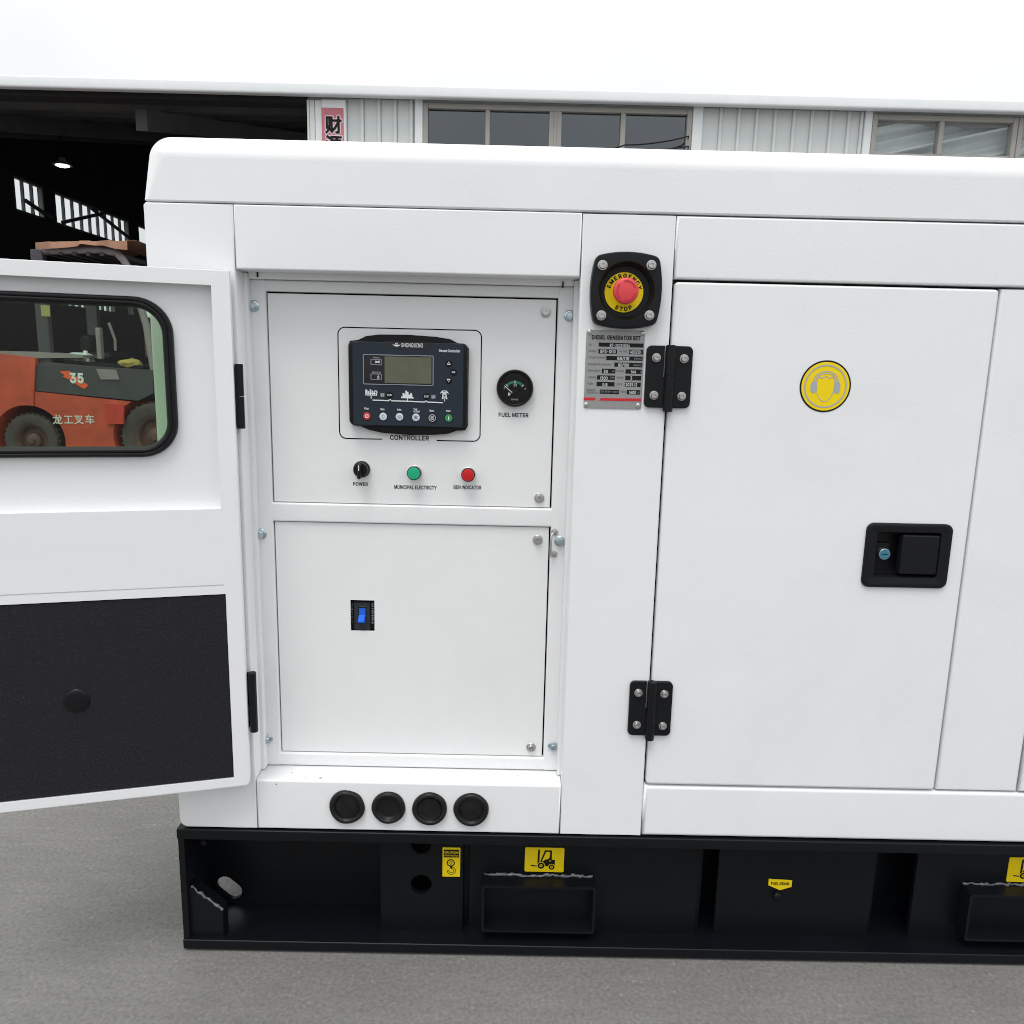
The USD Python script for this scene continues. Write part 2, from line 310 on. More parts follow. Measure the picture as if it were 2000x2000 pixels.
for (a, b, c, d), n in zip(openings + lows, (3, 9, 3, 9, 2, 3)):
    w = obj(wk, 'hall_window', [box(X0 - .1, X0 + .0, a, a + .05, c, d), box(X0 - .1, X0, b - .05, b, c, d), box(X0 - .1, X0, a + .05, b - .05, c, c + .04), box(X0 - .1, X0, a + .05, b - .05, d - .04, d)], PURL, smooth=False)
    for k in range(n):
        u = a + .05 + (b - a - .1) * k / n; v = a + .05 + (b - a - .1) * (k + 1) / n
        obj(w, 'pane', box(X0 - .06, X0 - .05, u + .018, v - .018, c + .04, d - .04), CLEAR, smooth=False)
        if k: obj(w, 'mullion', box(X0 - .09, X0 - .02, u - .018, u + .018, c + .04, d - .04), PURL, smooth=False)
def side_bar(p, q, w=.09):
    a, b = side_z(*p), side_z(*q); obj(wk, 'brace', tube([(X0 + .15, *a), (X0 + .15, *b)], w / 2, 6), PURL)
side_bar((110, 434), (197, 415)); side_bar((165, 405), (253, 473)); side_bar((36, 391), (90, 427))
# facade: wall pieces round the windows, then cladding strips
W1 = (fx(826), fx(1350)); W2 = (fx(1702), fx(1986)); W3 = (fx(1987), fx(2400))
def facade_wall(x0, x1, z0, z1): obj(wk, 'facade_wall', box(x0, x1, FY + .06, FY + .24, z0, z1), CLAD, smooth=False)
facade_wall(XO, W1[0], 0, EAVE - .06); facade_wall(W1[0], W1[1], 0, SILLZ - .12); facade_wall(W1[0], W1[1], HEAD, EAVE - .06)
facade_wall(W1[1], W2[0], 0, EAVE - .06); facade_wall(W2[0], X1, 0, SILLZ - .03); facade_wall(W2[0], X1, HEAD, EAVE - .06); facade_wall(W3[1], X1, SILLZ - .03, HEAD)
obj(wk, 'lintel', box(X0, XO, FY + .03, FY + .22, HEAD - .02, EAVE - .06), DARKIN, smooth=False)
edges = [fx(p) for p in (677, 710, 743, 774.5, 806)]
def clad(x0, x1, z0=.05, z1=EAVE - .07):
    obj(wk, 'cladding_panel', [box(x0 + .002, x1 - .036, FY + .045, FY + .058, z0, z1, .004), box(x1 - .036, x1 - .002, FY + .02, FY + .058, z0, z1, .008)], CLAD)
for a, b in zip(edges[:-1], edges[1:]): clad(a, b)
e2 = [fx(p) for p in (1372, 1410.6, 1446, 1481, 1517, 1553.5, 1589, 1625.5, 1661, 1686)]
for a, b in zip(e2[:-1], e2[1:]): clad(a, b)
xx = W1[0]
while xx < W1[1] - .1:
    clad(xx, min(xx + .2, W1[1]), .05, SILLZ - .13); xx += .2
for a, b in ((600, 605.0), (605.3, 615.3), (615.8, 629), (629.5, 676.5)):
    obj(wk, 'door_jamb_trim', box(fx(a) + .002, fx(b), FY - .02 if a > 625 else FY + .0, FY + .055, 0, HEAD, .006), TRIM if a > 608 else CLAD)
for a, b in ((810, 825.5), (1351, 1371), (1686.5, 1701.5)):
    obj(wk, 'window_trim', box(fx(a), fx(b), FY - .0, FY + .055, .05, EAVE - .07, .008), TRIM)
def window(x0, x1, z0, mull, wide=(), glass=DARKGLASS):
    fr = obj(wk, 'window', [box(x0, x0 + .05, FY + .0, FY + .1, z0, HEAD, .006), box(x1 - .05, x1, FY, FY + .1, z0, HEAD, .006),
         box(x0 + .05, x1 - .05, FY + .002, FY + .098, z0, z0 + .045, .006), box(x0 + .05, x1 - .05, FY + .002, FY + .098, HEAD - .05, HEAD, .006)], BEIGE)
    xs = [x0 + .05]
    for m, w in mull:
        obj(fr, 'mullion', [box(m - w / 2, m + w / 2, FY + .004, FY + .09, z0 + .045, HEAD - .05, .006)] + ([box(m - .012, m + .012, FY - .006, FY + .02, z0 + .045, HEAD - .05, .004)] if w > .08 else []), BEIGE); xs += [m - w / 2, m + w / 2]
    xs.append(x1 - .05)
    for a, b in zip(xs[0::2], xs[1::2]): obj(fr, 'pane', box(a, b, FY + .05, FY + .056, z0 + .045, HEAD - .05), glass, smooth=False)
window(*W1, SILLZ - .12, [(fx(952), .045), (fx(1084), .125), (fx(1216), .05)])
window(*W2, SILLZ - .03, [(fx(1838), .05)], glass=CLEAR)
window(*W3, SILLZ - .03, [(fx(2120), .05), (fx(2260), .05)], glass=CLEAR)
# plastic sheet hanging in folds behind the right-hand window
def sheet(x0, x1, name, label, seed):
    n, m = 90, 30; V = []
    for j in range(m):
        for i in range(n):
            u, v = i / (n - 1), j / (m - 1); x = x0 + (x1 - x0) * u; z = SILLZ - .1 + (HEAD + .05 - SILLZ) * v
            a = u + .55 * (1 - v) - .25
            f = .045 * math.sin(a * 22 + seed) + .03 * math.sin(a * 41 + 2.2 * seed + v * 2) + .02 * math.sin(a * 75 + v * 5)
            V.append((x, FY + .17 + f, z))
    F = [(j * n + i, j * n + i + 1, (j + 1) * n + i + 1, (j + 1) * n + i) for j in range(m - 1) for i in range(n - 1)]
    me = trimesh.Trimesh(*[np.asarray(q) for q in (V, [t for a, b, c, d in F for t in ((a, b, c), (a, c, d))])], process=False)
    obj('/World', name, me, mat('grey_plastic_sheet', (.62, .65, .65), .35, var=.08) if seed == 1 else L + 'grey_plastic_sheet', smooth=True, label=label, cat='plastic sheet', group=None)
sheet(W2[0] - .05, W3[1] + .1, 'plastic_sheet', 'grey plastic sheet hanging in folds behind the right-hand window', 1)
# paper banner on the jamb with brushed characters
GL = {'龙':[[[(1,-2),(1,0),(12,7),(21,18),(30,45),(29,48),(4,48),(3,58),(31,59),(32,81),(34,83),(44,82),(43,59),(71,59),(68,64),(55,73),(60,80),(64,80),(82,65),(78,59),(92,59),(92,48),(79,48),(79,46),(86,44),(85,38),(75,24),(60,10),(61,3),(81,3),(83,5),(84,14),(94,11),(93,-1),(89,-6),(83,-8),(59,-8),(51,-5),(48,1),(34,-6),(28,0),(29,4),(48,14),(47,48),(41,48),(36,23),(26,5),(10,-9),(8,-9)],[(61,26),(69,34),(77,48),(60,48)]]],'工':[[[(3,7),(42,9),(42,60),(9,60),(8,71),(88,71),(88,60),(54,60),(54,9),(93,8),(93,-3),(4,-3)]]],'叉':[[[(1,-4),(2,0),(16,4),(39,18),(25,37),(15,62),(7,63),(8,73),(80,73),(85,70),(81,55),(74,40),(58,18),(63,13),(75,7),(94,2),(95,-1),(89,-9),(71,-4),(57,3),(48,10),(34,0),(8,-11)],[(27,61),(36,40),(48,26),(63,43),(71,61),(44,62),(60,45),(60,43),(54,37),(52,37),(36,53),(36,57),(41,62)]]],'车':[[[(4,8),(5,19),(47,20),(46,30),(14,29),(12,40),(16,42),(24,57),(6,58),(6,69),(30,69),(35,83),(40,83),(47,80),(44,69),(91,68),(90,58),(37,58),(29,42),(47,41),(47,55),(57,56),(58,41),(84,40),(84,30),(58,30),(58,19),(92,19),(92,8),(58,8),(57,-11),(47,-10),(47,8)]]],'财':[[[(6,-11),(0,-2),(7,2),(14,12),(5,15),(5,77),(7,79),(42,79),(44,76),(44,64),(69,64),(70,82),(82,83),(83,64),(94,63),(94,52),(83,50),(83,-4),(81,-8),(74,-11),(59,-10),(57,1),(70,3),(69,27),(59,12),(49,2),(45,2),(46,-3),(39,-9),(34,-6),(26,6),(10,-11)],[(44,19),(46,18),(49,21),(57,32),(65,47),(65,51),(44,51)],[(38,14),(39,12),(40,13)],[(30,20),(32,20),(31,28),(30,27)],[(31,67),(31,65),(32,66)],[(17,32),(19,32),(19,67),(17,66)]]],'源':[[[(3,-5),(3,0),(11,13),(18,31),(22,31),(27,27),(29,30),(29,62),(24,60),(6,72),(5,75),(10,82),(13,83),(28,74),(31,79),(94,78),(93,67),(74,66),(72,62),(89,61),(91,59),(91,24),(86,21),(86,19),(96,3),(95,-1),(89,-4),(84,-4),(73,15),(72,-5),(65,-11),(51,-11),(47,-2),(45,-5),(41,-5),(34,-1),(28,-11),(25,-11),(17,-5),(13,-10),(11,-10)],[(55,34),(77,33),(78,35),(56,36)],[(55,48),(77,47),(78,48),(56,49)],[(72,21),(74,19),(74,20)],[(50,2),(59,1),(59,16),(57,16)],[(58,21),(58,19),(59,20)],[(42,62),(57,61),(58,65),(43,66)],[(38,10),(40,9),(45,19),(45,22),(42,23),(40,21)]],[[(1,46),(2,52),(6,56),(10,56),(24,48),(27,45),(27,42),(22,35),(18,35)]]]}
def glyph(ch, cx, cz, h):
    ps = [Polygon(r[0], r[1:]).buffer(0) for r in GL[ch]]
    u = unary_union(ps); u = affinity.translate(u, -48, -36); return affinity.translate(affinity.scale(u, h / 92, h / 92, origin=(0, 0)), cx, cz)
PINK = mat('faded_red_paper', (.52, .17, .20), .7, var=.12, vscale=8.)
PINKW = mat('pale_pink_print', (.72, .55, .58), .7)
bx0, bx1 = fx(630.5), fx(672.5); bc = (bx0 + bx1) / 2
bn = thing('paper_banner', 'faded red paper banner with black brushed characters beside the hall opening', 'banner')
obj(bn, 'paper', box(bx0, bx1, FY - .026, FY - .023, 2.2, 3.66), PINK, smooth=False)
z1 = at(648, 245, FY)[1]; z2 = at(650, 283, FY)[1]
for ch, zz in (('财', z1), ('源', z2)):
    gp = glyph(ch, bc + .008, zz, .165)
    o = obj(bn, 'character', ext(gp, FY - .0285, FY - .030), INK, smooth=False); obj(o, 'outline', ext(gp.buffer(.010), FY - .0262, FY - .0275), PINKW, smooth=False)
# two cables sagging across the window
for i, (a, b, sag) in enumerate((((1222, 283), (1345, 266), .02), ((1100, 297), (1345, 286), .03))):
    p, q = at(*a, FY - .12), at(*b, FY - .12); dx = q[0] - p[0]
    if i == 0: p = (p[0] - .0, p[1])
    pts = [(p[0] + dx * t, FY - .12, p[1] + (q[1] - p[1]) * t - sag * 4 * t * (1 - t)) for t in np.linspace(0, 1, 12)]
    # both run on to the eaves trim on the right and down behind the generator roof on the left
    pts = [(pts[0][0] - 1.2, FY - .06, pts[0][2] - .35)] + pts + [(pts[-1][0] + .02, FY - .006, pts[-1][2] + .01)]
    obj('/World', 'cable', tube(pts, .0075, 6), INK, label=('upper' if i == 0 else 'lower') + ' thin black cable across the dark workshop window', cat='cable')
# pendant lamp in the hall
d = FWD * FPX + RGT * (122 - 1000) - UPV * (322 - 1000); lp = CAM + d * (15.5 / d[1])
lamp = thing('pendant_lamp', 'small lit pendant lamp hanging in the dark hall', 'lamp')
def lz(prof, n=20):
    m = lathe(0, 0, [(r, -z) for r, z in prof], n); m.apply_transform(trimesh.transformations.rotation_matrix(-math.pi / 2, (1, 0, 0))); m.apply_translation(lp); return m
obj(lamp, 'shade', lz([(.02, .13), (.05, .12), (.06, .07), (.17, .0), (.172, -.01)]), mat('lamp_shade_grey', (.5, .52, .54), .4, .3))
EMIT = usdkit.material(stage, L + 'lamp_glow', {'e': ('emission', {'color': (.9, .97, 1.), 'strength': 3.})}, surface='e.emission')
obj(lamp, 'bulb', lz([(.12, -.012), (.12, -.02), (.07, -.04), (.02, -.05)]), EMIT)
obj(lamp, 'cord', tube([lp + (0, 0, .13), (lp[0], lp[1], roofz(lp[1]) - .05)], .01, 6), INK)

# ================================================================== forklift
KY0, KY1 = 6.72, 7.86
ORANGE = mat('worn_orange_paint', (.45, .062, .030), .40, var=.30, vscale=4., bump=.1, bscale=60.)
ORDK = mat('dark_orange_paint', (.46, .034, .020), .5, var=.2, vscale=6.)
KGREY = mat('forklift_dark_grey', (.046, .042, .050), .5, var=.2, vscale=6.)
KGREYL = mat('forklift_pale_grey', (.22, .19, .20), .5, var=.15, vscale=6.)
TYRE = mat('dusty_tyre', (.060, .046, .046), .85, var=.35, vscale=12.)
RIM = mat('dusty_red_rim', (.095, .046, .040), .7, var=.4, vscale=20.)
TARP = mat('brown_tarp', (.30, .155, .095), .7, var=.45, vscale=5.)
fk = thing('forklift', 'worn orange forklift standing in the hall mouth, seen through the door window', 'forklift')
w4 = crop(0, 560, 5.52); k4 = lambda x, y: w4(x, y, KY0)
def prof(pts, y0=KY0, y1=KY1): return ext(Polygon([p for p in pts]).buffer(0), y1, y0)
wheelR = (k4(312, 1612), .285); wheelF = (k4(1652, 1600), .355)
wheelR = ((wheelR[0][0], .285), .285); wheelF = ((wheelF[0][0], .355), .355)
arch = lambda w, k: Point(*w[0]).buffer(w[1] * k)
rear = Polygon([k4(-620, 900), k4(-560, 760), k4(-300, 715), k4(0, 722), k4(380, 765), k4(362, 1130), k4(358, 1500), k4(300, 1800), k4(-600, 1800)]).difference(arch(wheelR, 1.30))
obj(fk, 'counterweight', ext(rear, KY1, KY0), ORANGE, smooth=False)
obj(fk, 'hood_top', prof([k4(-560, 752), k4(-300, 700), k4(0, 690), k4(380, 700), k4(880, 735), k4(880, 765), k4(380, 770), k4(0, 727), k4(-300, 715)], KY0 + .03, KY1 - .03), KGREYL, smooth=False)
chass = Polygon([k4(366, 1130), k4(1460, 1245), k4(1700, 1245), k4(1700, 1810), k4(362, 1810)]).difference(arch(wheelF, 1.18)).difference(arch(wheelR, 1.30))
obj(fk, 'chassis', ext(chass, KY1 - .02, KY0 + .012), ORANGE, smooth=False)
obj(fk, 'step_panel', prof([k4(1135, 1262), k4(1340, 1275), k4(1335, 1480), k4(1150, 1480)], KY0 - .012, KY0 + .011), ORDK, smooth=False)
obj(fk, 'side_cover', prof([k4(370, 1122), k4(378, 830), k4(505, 812), k4(900, 850), k4(1500, 890), k4(1640, 900), k4(1640, 1150), k4(1480, 1230)], KY0 + .02, KY1 - .03), KGREY, smooth=False)
obj(fk, 'deck', prof([k4(640, 790), k4(1500, 850), k4(1500, 888), k4(900, 848), k4(640, 822)], KY0 + .08, KY1 - .1), INK, smooth=False)
obj(fk, 'cover_panel', prof([k4(1030, 885), k4(1245, 895), k4(1280, 1000), k4(1080, 1000)], KY0 + .008, KY0 + .021), KGREYL, smooth=False)
cp = obj(fk, 'lightning_mark', prof([k4(630, 912), k4(735, 908), k4(945, 1065), k4(900, 1105), k4(790, 1040), k4(800, 1028), k4(665, 968), k4(690, 955)], KY0 + .015, KY0 + .0195), mat('orange_decal', (.75, .10, .03), .5), smooth=False)
c35 = k4(820, 985); obj(fk, 'number', text('35', c35[0], c35[1], KY0 + .0148, .092, .140, 2, .004), WINK, smooth=False)
for ch, px in zip('龙工叉车', (615, 733, 845, 962)):
    c = k4(px, 1432); obj(fk, 'character', ext(glyph(ch, c[0], c[1], .098), KY0 + .0115, KY0 + .008), mat('dull_white_paint', (.58, .50, .48), .7) if px == 615 else L + 'dull_white_paint', smooth=False)
for w, nm in ((wheelR, 'wheel'), (wheelF, 'wheel')):
    for y0, s in ((KY0 + .02, 1), (KY1 - .27, -1)):
        (cx, cz), r = w; a = y0; b = y0 + .24
        q = [(r * .55, b), (r * .93, b), (r, b - .04), (r, a + .05), (r * .95, a + .01), (r * .80, a), (r * .63, a + .015), (r * .58, a + .03)]
        t = obj(fk, 'wheel', lathe(cx, cz, q, 40, cap=(False, False)), TYRE, smooth=40)
        obj(t, 'rim', lathe(cx, cz, [(r * .57, b - .02), (r * .59, a + .02), (r * .52, a + .04), (r * .48, a + .09), (r * .30, a + .085), (r * .26, a + .05), (r * .12, a + .03), (r * .1, a + .01)], 28), RIM, smooth=35)
        obj(t, 'tread_lug', [box(cx + (r - .004) * math.cos(an) - .012, cx + (r - .004) * math.cos(an) + .012, a + .03, b - .03, cz + (r - .004) * math.sin(an) - .012, cz + (r - .004) * math.sin(an) + .012) for an in np.linspace(0, 6.283, 30, endpoint=False)], TYRE, smooth=False, kind='stuff')
# overhead guard
ztop = at(150, 487, KY0)[1]
for y in (KY0 + .05, KY1 - .13):
    a = k4(390, 830); b = k4(522, 830)
    obj(fk, 'rear_pillar', box(a[0], b[0], y, y + .08, k4(400, 1100)[1], ztop, .012), KGREY)
    pa = [at(75, 489, y), at(190, 486, y), at(222, 492, y), at(236, 505, y), at(247, 522, y), w4(1500, 220, y), w4(1560, 420, y), w4(1640, 900, y)]
    obj(fk, 'front_pillar', tube([(x, y + .04, z) for x, z in pa], .038, 8), KGREYL if y < 7 else KGREY)
obj(fk, 'yellow_label', box(k4(392, 0)[0], k4(488, 0)[0], KY0 + .044, KY0 + .049, k4(0, 305)[1], k4(0, 185)[1]), mat('faded_yellow_label', (.30, .28, .09), .6), smooth=False)
for k in range(6):
    x = at(80 + 27 * k, 488, KY0)[0]; obj(fk, 'roof_bar', box(x, x + .04, KY0 + .06, KY1 - .06, ztop - .05, ztop - .01), KGREY, smooth=False)
n = 40; V = []; F = []
tl = [(69, 473.5, 486), (93, 473, 486), (120, 471.5, 484.5), (150, 471, 481), (157, 470, 476), (185, 471, 479.5), (200, 470, 479), (225, 471, 486), (248, 470, 488)]
for i in range(n):
    u = i / (n - 1) * (len(tl) - 1); k = min(int(u), len(tl) - 2); f = u - k
    px, t, b = [tl[k][q] * (1 - f) + tl[k + 1][q] * f for q in range(3)]
    A, B = at(px, t, KY0 - .02), at(px, b, KY0 - .03)
    wv = .010 * math.sin(i * .5 + .6) + .005 * math.sin(i * 1.7)
    V += [(B[0], KY0 - .03 + wv * .8, B[1]), (A[0], KY0 - .02 + wv * .3, A[1]), (A[0], KY0 + .2, A[1] + .03 + wv), (A[0], KY1, A[1] + .02 - wv)]
for i in range(n - 1):
    for j in range(3): F += [(i * 4 + j, i * 4 + 4 + j, i * 4 + 5 + j), (i * 4 + j, i * 4 + 5 + j, i * 4 + 1 + j)]
obj('/World', 'tarp', trimesh.Trimesh(V, F, process=False), TARP, smooth=40, label='brown tarp laid over the forklift roof', cat='tarp')
mid = (KY0 + KY1) / 2
s0, s1 = k4(700, 600), k4(860, 700)
obj(fk, 'seat', [box(s0[0], s1[0] + .15, mid - .24, mid + .24, k4(0, 780)[1], k4(0, 700)[1] + .03, .05), box(s0[0] - .06, s0[0] + .08, mid - .22, mid + .22, k4(0, 700)[1], k4(0, 480)[1], .05)], INK)
a, b = k4(935, 430), k4(1012, 780); obj(fk, 'control_post', box(a[0], b[0], KY0 + .15, KY0 + .22, b[1], a[1], .01), KGREYL)
obj(fk, 'lever', tube([(k4(1085, 680)[0], KY0 + .3, k4(1085, 680)[1]), (k4(1080, 560)[0], KY0 + .3, k4(1080, 560)[1]), (k4(1010, 370)[0], KY0 + .3, k4(1010, 370)[1])], .016, 8), KGREYL)
a, b = k4(1390, 440), k4(1490, 760); obj(fk, 'dash_column', box(a[0], b[0], KY0 + .3, KY0 + .5, b[1], a[1], .02), RIM)
for y in (mid - .3, mid + .22):
    x = k4(1760, 0)[0]; obj(fk, 'mast_rail', box(x + .25, x + .37, y, y + .08, .08, 2.15, .01), KGREY)
obj(fk, 'fork', [box(wheelF[0][0] + .72, wheelF[0][0] + 1.75, y, y + .12, .05, .09) for y in (mid - .35, mid + .23)], KGREY, smooth=False)
# things left on the forklift's deck
sc = w4(932, 852, KY0 + .14); sp = thing('spray_can', 'white spray can standing on the forklift deck', 'can')
hs = w4(932, 690, KY0 + .14)[1] - sc[1]; rs = .034 * hs / .17
CANW = mat('can_white', (.62, .66, .68), .4)
def vert(prof, cx, cy, z0, n=18):
    m = lathe(0, 0, [(r, -z) for r, z in prof], n); m.apply_transform(trimesh.transformations.rotation_matrix(-math.pi / 2, (1, 0, 0))); m.apply_translation((cx, cy, z0)); return m
cy = KY0 + .14
obj(sp, 'body', vert([(rs, 0), (rs, hs * .74), (rs * .8, hs * .8)], sc[0], cy, sc[1]), CANW)
obj(sp, 'cap', vert([(rs * .72, hs * .8), (rs * .72, hs * .96), (rs * .5, hs)], sc[0], cy, sc[1]), CANW)
obj(sp, 'blue_print', box(sc[0] - rs * .35, sc[0] + rs * .35, cy - rs - .004, cy - rs + .012, sc[1] + hs * .56, sc[1] + hs * .66), BLUE, smooth=False)
obj(sp, 'orange_print', box(sc[0] - rs * .45, sc[0] + rs * .45, cy - rs - .004, cy - rs + .016, sc[1] + hs * .22, sc[1] + hs * .44), mat('can_orange', (.55, .12, .04), .5), smooth=False)
def lump(cx, cy, cz, rx, ry, rz, seed):
    m = trimesh.creation.icosphere(3); v = m.vertices * (.75 + .5 * meshkit.fbm(m.vertices * 1.8 + seed * 7.3 + 20, 4, seed))[:, None]
    m.vertices = v * (rx, ry, rz) + (cx, cy, cz); return m
a = w4(860, 775, KY0 + .3); obj('/World', 'plastic_bag', lump(a[0], KY0 + .3, a[1] - .02, .15, .12, .09, 3), mat('bag_white', (.6, .66, .70), .3), smooth=True, label='crumpled white plastic bag behind the spray can', cat='bag')
a = w4(930, 790, KY0 + .3)
a = w4(1395, 805, KY0 + .12); obj('/World', 'rag', lump(a[0], KY0 + .14, a[1] - .025, .115, .08, .055, 5), mat('dirty_yellow_cloth', (.36, .26, .07), .8, var=.3, vscale=20.), smooth=True, label='dirty yellow rag lying on the forklift deck', cat='rag')

# ================================================================== generator set
gs = thing('generator_set', 'white canopied generator set with an open control bay, on a black base frame', 'generator')
ZB, ZS, ZL, ZSILL = .2578, 1.3555, 1.2560, .3550            # bottom, roof seam, lintel lip, sill
XL, XR, S1, S2, S3 = -.5942, 2.30, -.4506, .1103, .2617      # left end, right end, seams
G = .0006
# roof: rounded all round
rt, zt = .040, 1.4627; pts = []
ico = trimesh.creation.icosphere(3).vertices
for x in (XL + rt, XR - rt):
    for y in (rt, 1.04 - rt): pts += list(ico[ico[:, 2] > -.2] * rt + (x, y, zt - rt))
for x, sx in ((XL, 1), (XR, -1)):
    for y, sy in ((0, 1), (1.04, -1)):
        for a in np.linspace(0, math.pi / 2, 5):
            pts += [(x + sx * .010 * (1 - math.cos(a)), y + sy * .010 * (1 - math.sin(a)), ZS + .0042)]
            pts += [(x + sx * (.0025 + .010 * (1 - math.cos(a))), y + sy * (.0025 + .010 * (1 - math.sin(a))), ZS + .0016)]
obj(gs, 'roof', hull(pts), WHITE, smooth=40)
obj(gs, 'body', [box(XL + .012, XR - .01, .075, 1.03, ZB + .004, ZS + .02), box(XL + .004, XL + .0119, .06, 1.03, ZB + .01, ZS - .001, .002)], WHITE2, smooth=False)
# left corner post; its lower left corner is rounded
cp = Polygon([(XL, ZS), (S1 - G, ZS), (S1 - G, ZB), (XL, ZB)]); c = .016
cp = cp.difference(sbox(XL, ZB, XL + c, ZB + c)).union(Point(XL + c, ZB + c).buffer(c, 8)).buffer(0)
cp = cp.intersection(sbox(XL, ZB, S1, ZS)).difference(Polygon([(XL - 1, ZS + 1), (XL - 1, ZS - .004), (XL, ZS - .004), (XL + .004, ZS), (XL + .004, ZS + 1)]))
obj(gs, 'corner_post', plate(cp, .060, 0, .0026), WHITE)
obj(gs, 'lintel_panel', rect(S1 + G, S2 - G, ZL, ZS, .0745, 0, .0028), WHITE)
obj(gs, 'centre_post', rect(S2 + G, S3 - G, ZB, ZS - .001, .060, 0, .0028), WHITE)
obj(gs, 'top_rail', rect(S3 + G, XR, 1.2567, ZS - .001, .060, 0, .004), WHITE)
obj(gs, 'bottom_rail', rect(S3 + G, XR, ZB, .3588, .060, .0, .007), WHITE)
obj(gs, 'sill_panel', rect(S1 + G, S2 - G, ZB, ZSILL, .0745, 0, .0035), WHITE)
obj(gs, 'side_post', rect(.8010, .9500, .3612, 1.2535, .060, .0012, .005), WHITE)
for x0 in (S3 + .0005, .7975, .9495):
    obj(gs, 'door_seal', box(x0 - .001, x0 + .008, .014, .058, .361, 1.2545), RUBBER, smooth=False)
obj(gs, 'door_seal', box(S3 + .009, .797, .014, .058, 1.2475, 1.2562), RUBBER, smooth=False)
# bay: return flanges on the jambs, welded frame, dark slot behind the panels
obj(gs, 'jamb_flange', [box(S1 - .002, S1 + .0065, .036, .056, ZSILL + .001, ZL - .001, .002), box(S2 - .0065, S2 + .002, .036, .056, ZSILL + .001, ZL - .001, .002), box(S1 + .0066, S2 - .0066, .040, .056, ZL - .010, ZL + .002, .002)], WHITE2)
FYP, PYP = .0520, .0575
obj(gs, 'bay_backing', box(S1 + .002, S2 - .002, .069, .0744, ZSILL - .02, ZL + .02), RUBBER, smooth=False)
xo0, xo1 = S1 + .0045, S2 - .0045
for nm, b in (('frame_stile', (xo0, -.4195, ZSILL + .0012, 1.2465)), ('frame_stile', (.0785, xo1, ZSILL + .0012, 1.2465))):
    obj(gs, nm, box(b[0], b[1], FYP, .069, b[2], b[3], .0035), WHITE2)
for nm, b in (('frame_rail', (1.2270, 1.2460)), ('frame_rail', (.8288, .8625)), ('frame_rail', (ZSILL + .0016, .3818))):
    obj(gs, nm, box(-.4235, .0825, FYP + .0006, .0688, b[0], b[1], .0035), WHITE2)
cpn = rect(-.4176, .0758, .8636, 1.2242, .0605, PYP, .0012)
cp_ = obj(gs, 'control_panel', cpn, PANEL)
brz = crop(670, 1150, 19.325)
b0, b1 = brz(275, 420, PYP), brz(1195, 1605, PYP)
lpn = cut(rect(-.4176, .0757, .3832, .8274, .0605, PYP, .0012), box(b0[0], b1[0], .03, .10, b1[1], b0[1]))
lp_ = obj(gs, 'lower_panel', lpn, PANEL, smooth=40)

# ---- bolts
def hexbolt(parent, x, z, y0, r=.0097, m=ZINC, rot=0., name='bolt'):
    hx = [(x + .62 * r * math.cos(a + rot), z + .62 * r * math.sin(a + rot)) for a in np.linspace(0, 2 * math.pi, 6, endpoint=False)]
    obj(parent, name, [lathe(x, z, [(r, y0), (r, y0 - .0012), (r * .86, y0 - .0022), (r * .66, y0 - .003)], 24), loft([at_y(hx, y0 - .0025), at_y(hx, y0 - .0072), at_y([(x + (a - x) * .86, z + (b - z) * .86) for a, b in hx], y0 - .0080)]), lathe(x, z, [(r * .36, y0 - .0078), (r * .34, y0 - .0085), (r * .2, y0 - .0086)], 16)], m, smooth=35)
def capscrew(parent, x, z, y0, r=.0092, m=STEEL, name='screw'):
    hx = lambda k: [(x + k * r * math.cos(a + .3), z + k * r * math.sin(a + .3)) for a in np.linspace(0, 2 * math.pi, 12, endpoint=False)]
    ring = lambda k: [(x + k * r * math.cos(a + .3), z + k * r * math.sin(a + .3)) for a in np.linspace(0, 2 * math.pi, 12, endpoint=False)]
    sc = [at_y(ring(k), y0 - d) for k, d in ((1, 0), (1, .0014), (.92, .0022), (.74, .0024), (.70, .0052), (.60, .0062), (.40, .0063), (.38, .0035), (.02, .0034))]
    o = obj(parent, name, loft(sc), m, smooth=40)
    if parent in (gs,): obj(o, 'socket', lathe(x, z, [(.37 * r, y0 - .0034), (.36 * r, y0 - .0038), (.0002, y0 - .0038)], 12), INK)
r5, r6 = crop(440, 500, 2.76), crop(460, 980, 2.841)
for f, x, y in ((r5, 150, 268), (r5, 190, 1500), (r6, 175, 1322), (r5, 1856, 322), (r6, 1800, 222), (r6, 1761, 1362)):
    p = f(x, y, FYP - .004); hexbolt(gs, p[0], p[1], FYP, rot=random.random())
for f, x, y, pa in ((r5, 1728, 303, cp_), (r5, 1693, 1306, cp_), (r6, 1677, 213, lp_), (r6, 1640, 1366, lp_)):
    p = f(x, y, PYP - .003); capscrew(pa, p[0], p[1], PYP)
# small black slots under the lintel
for x, y in ((505, 536), (1099, 555.5)):
    p = at(x, y, .045); obj(gs, 'drain_slot', box(p[0] - .0012, p[0] + .0012, .038, .056, p[1] - .005, p[1] + .004), INK, smooth=False)
# chips and scuffs in the paint of the sill
rc = np.random.RandomState(3); ch = []
for x, y in ((395, 1525), (388, 1540), (470, 1530), (1012, 1556), (1566, 1566), (250, 1490), (300, 1560)):
    p = r6(x, y, .012)
    ch.append(hull([(p[0] + .0016 * a, .012 + (y - 1530) * .0006 + .002 * b, ZSILL - .0002 + .0004 * c) for a, b, c in rc.randn(8, 3)]))
obj(gs, 'paint_chip', ch, DINK, smooth=False, kind='stuff')
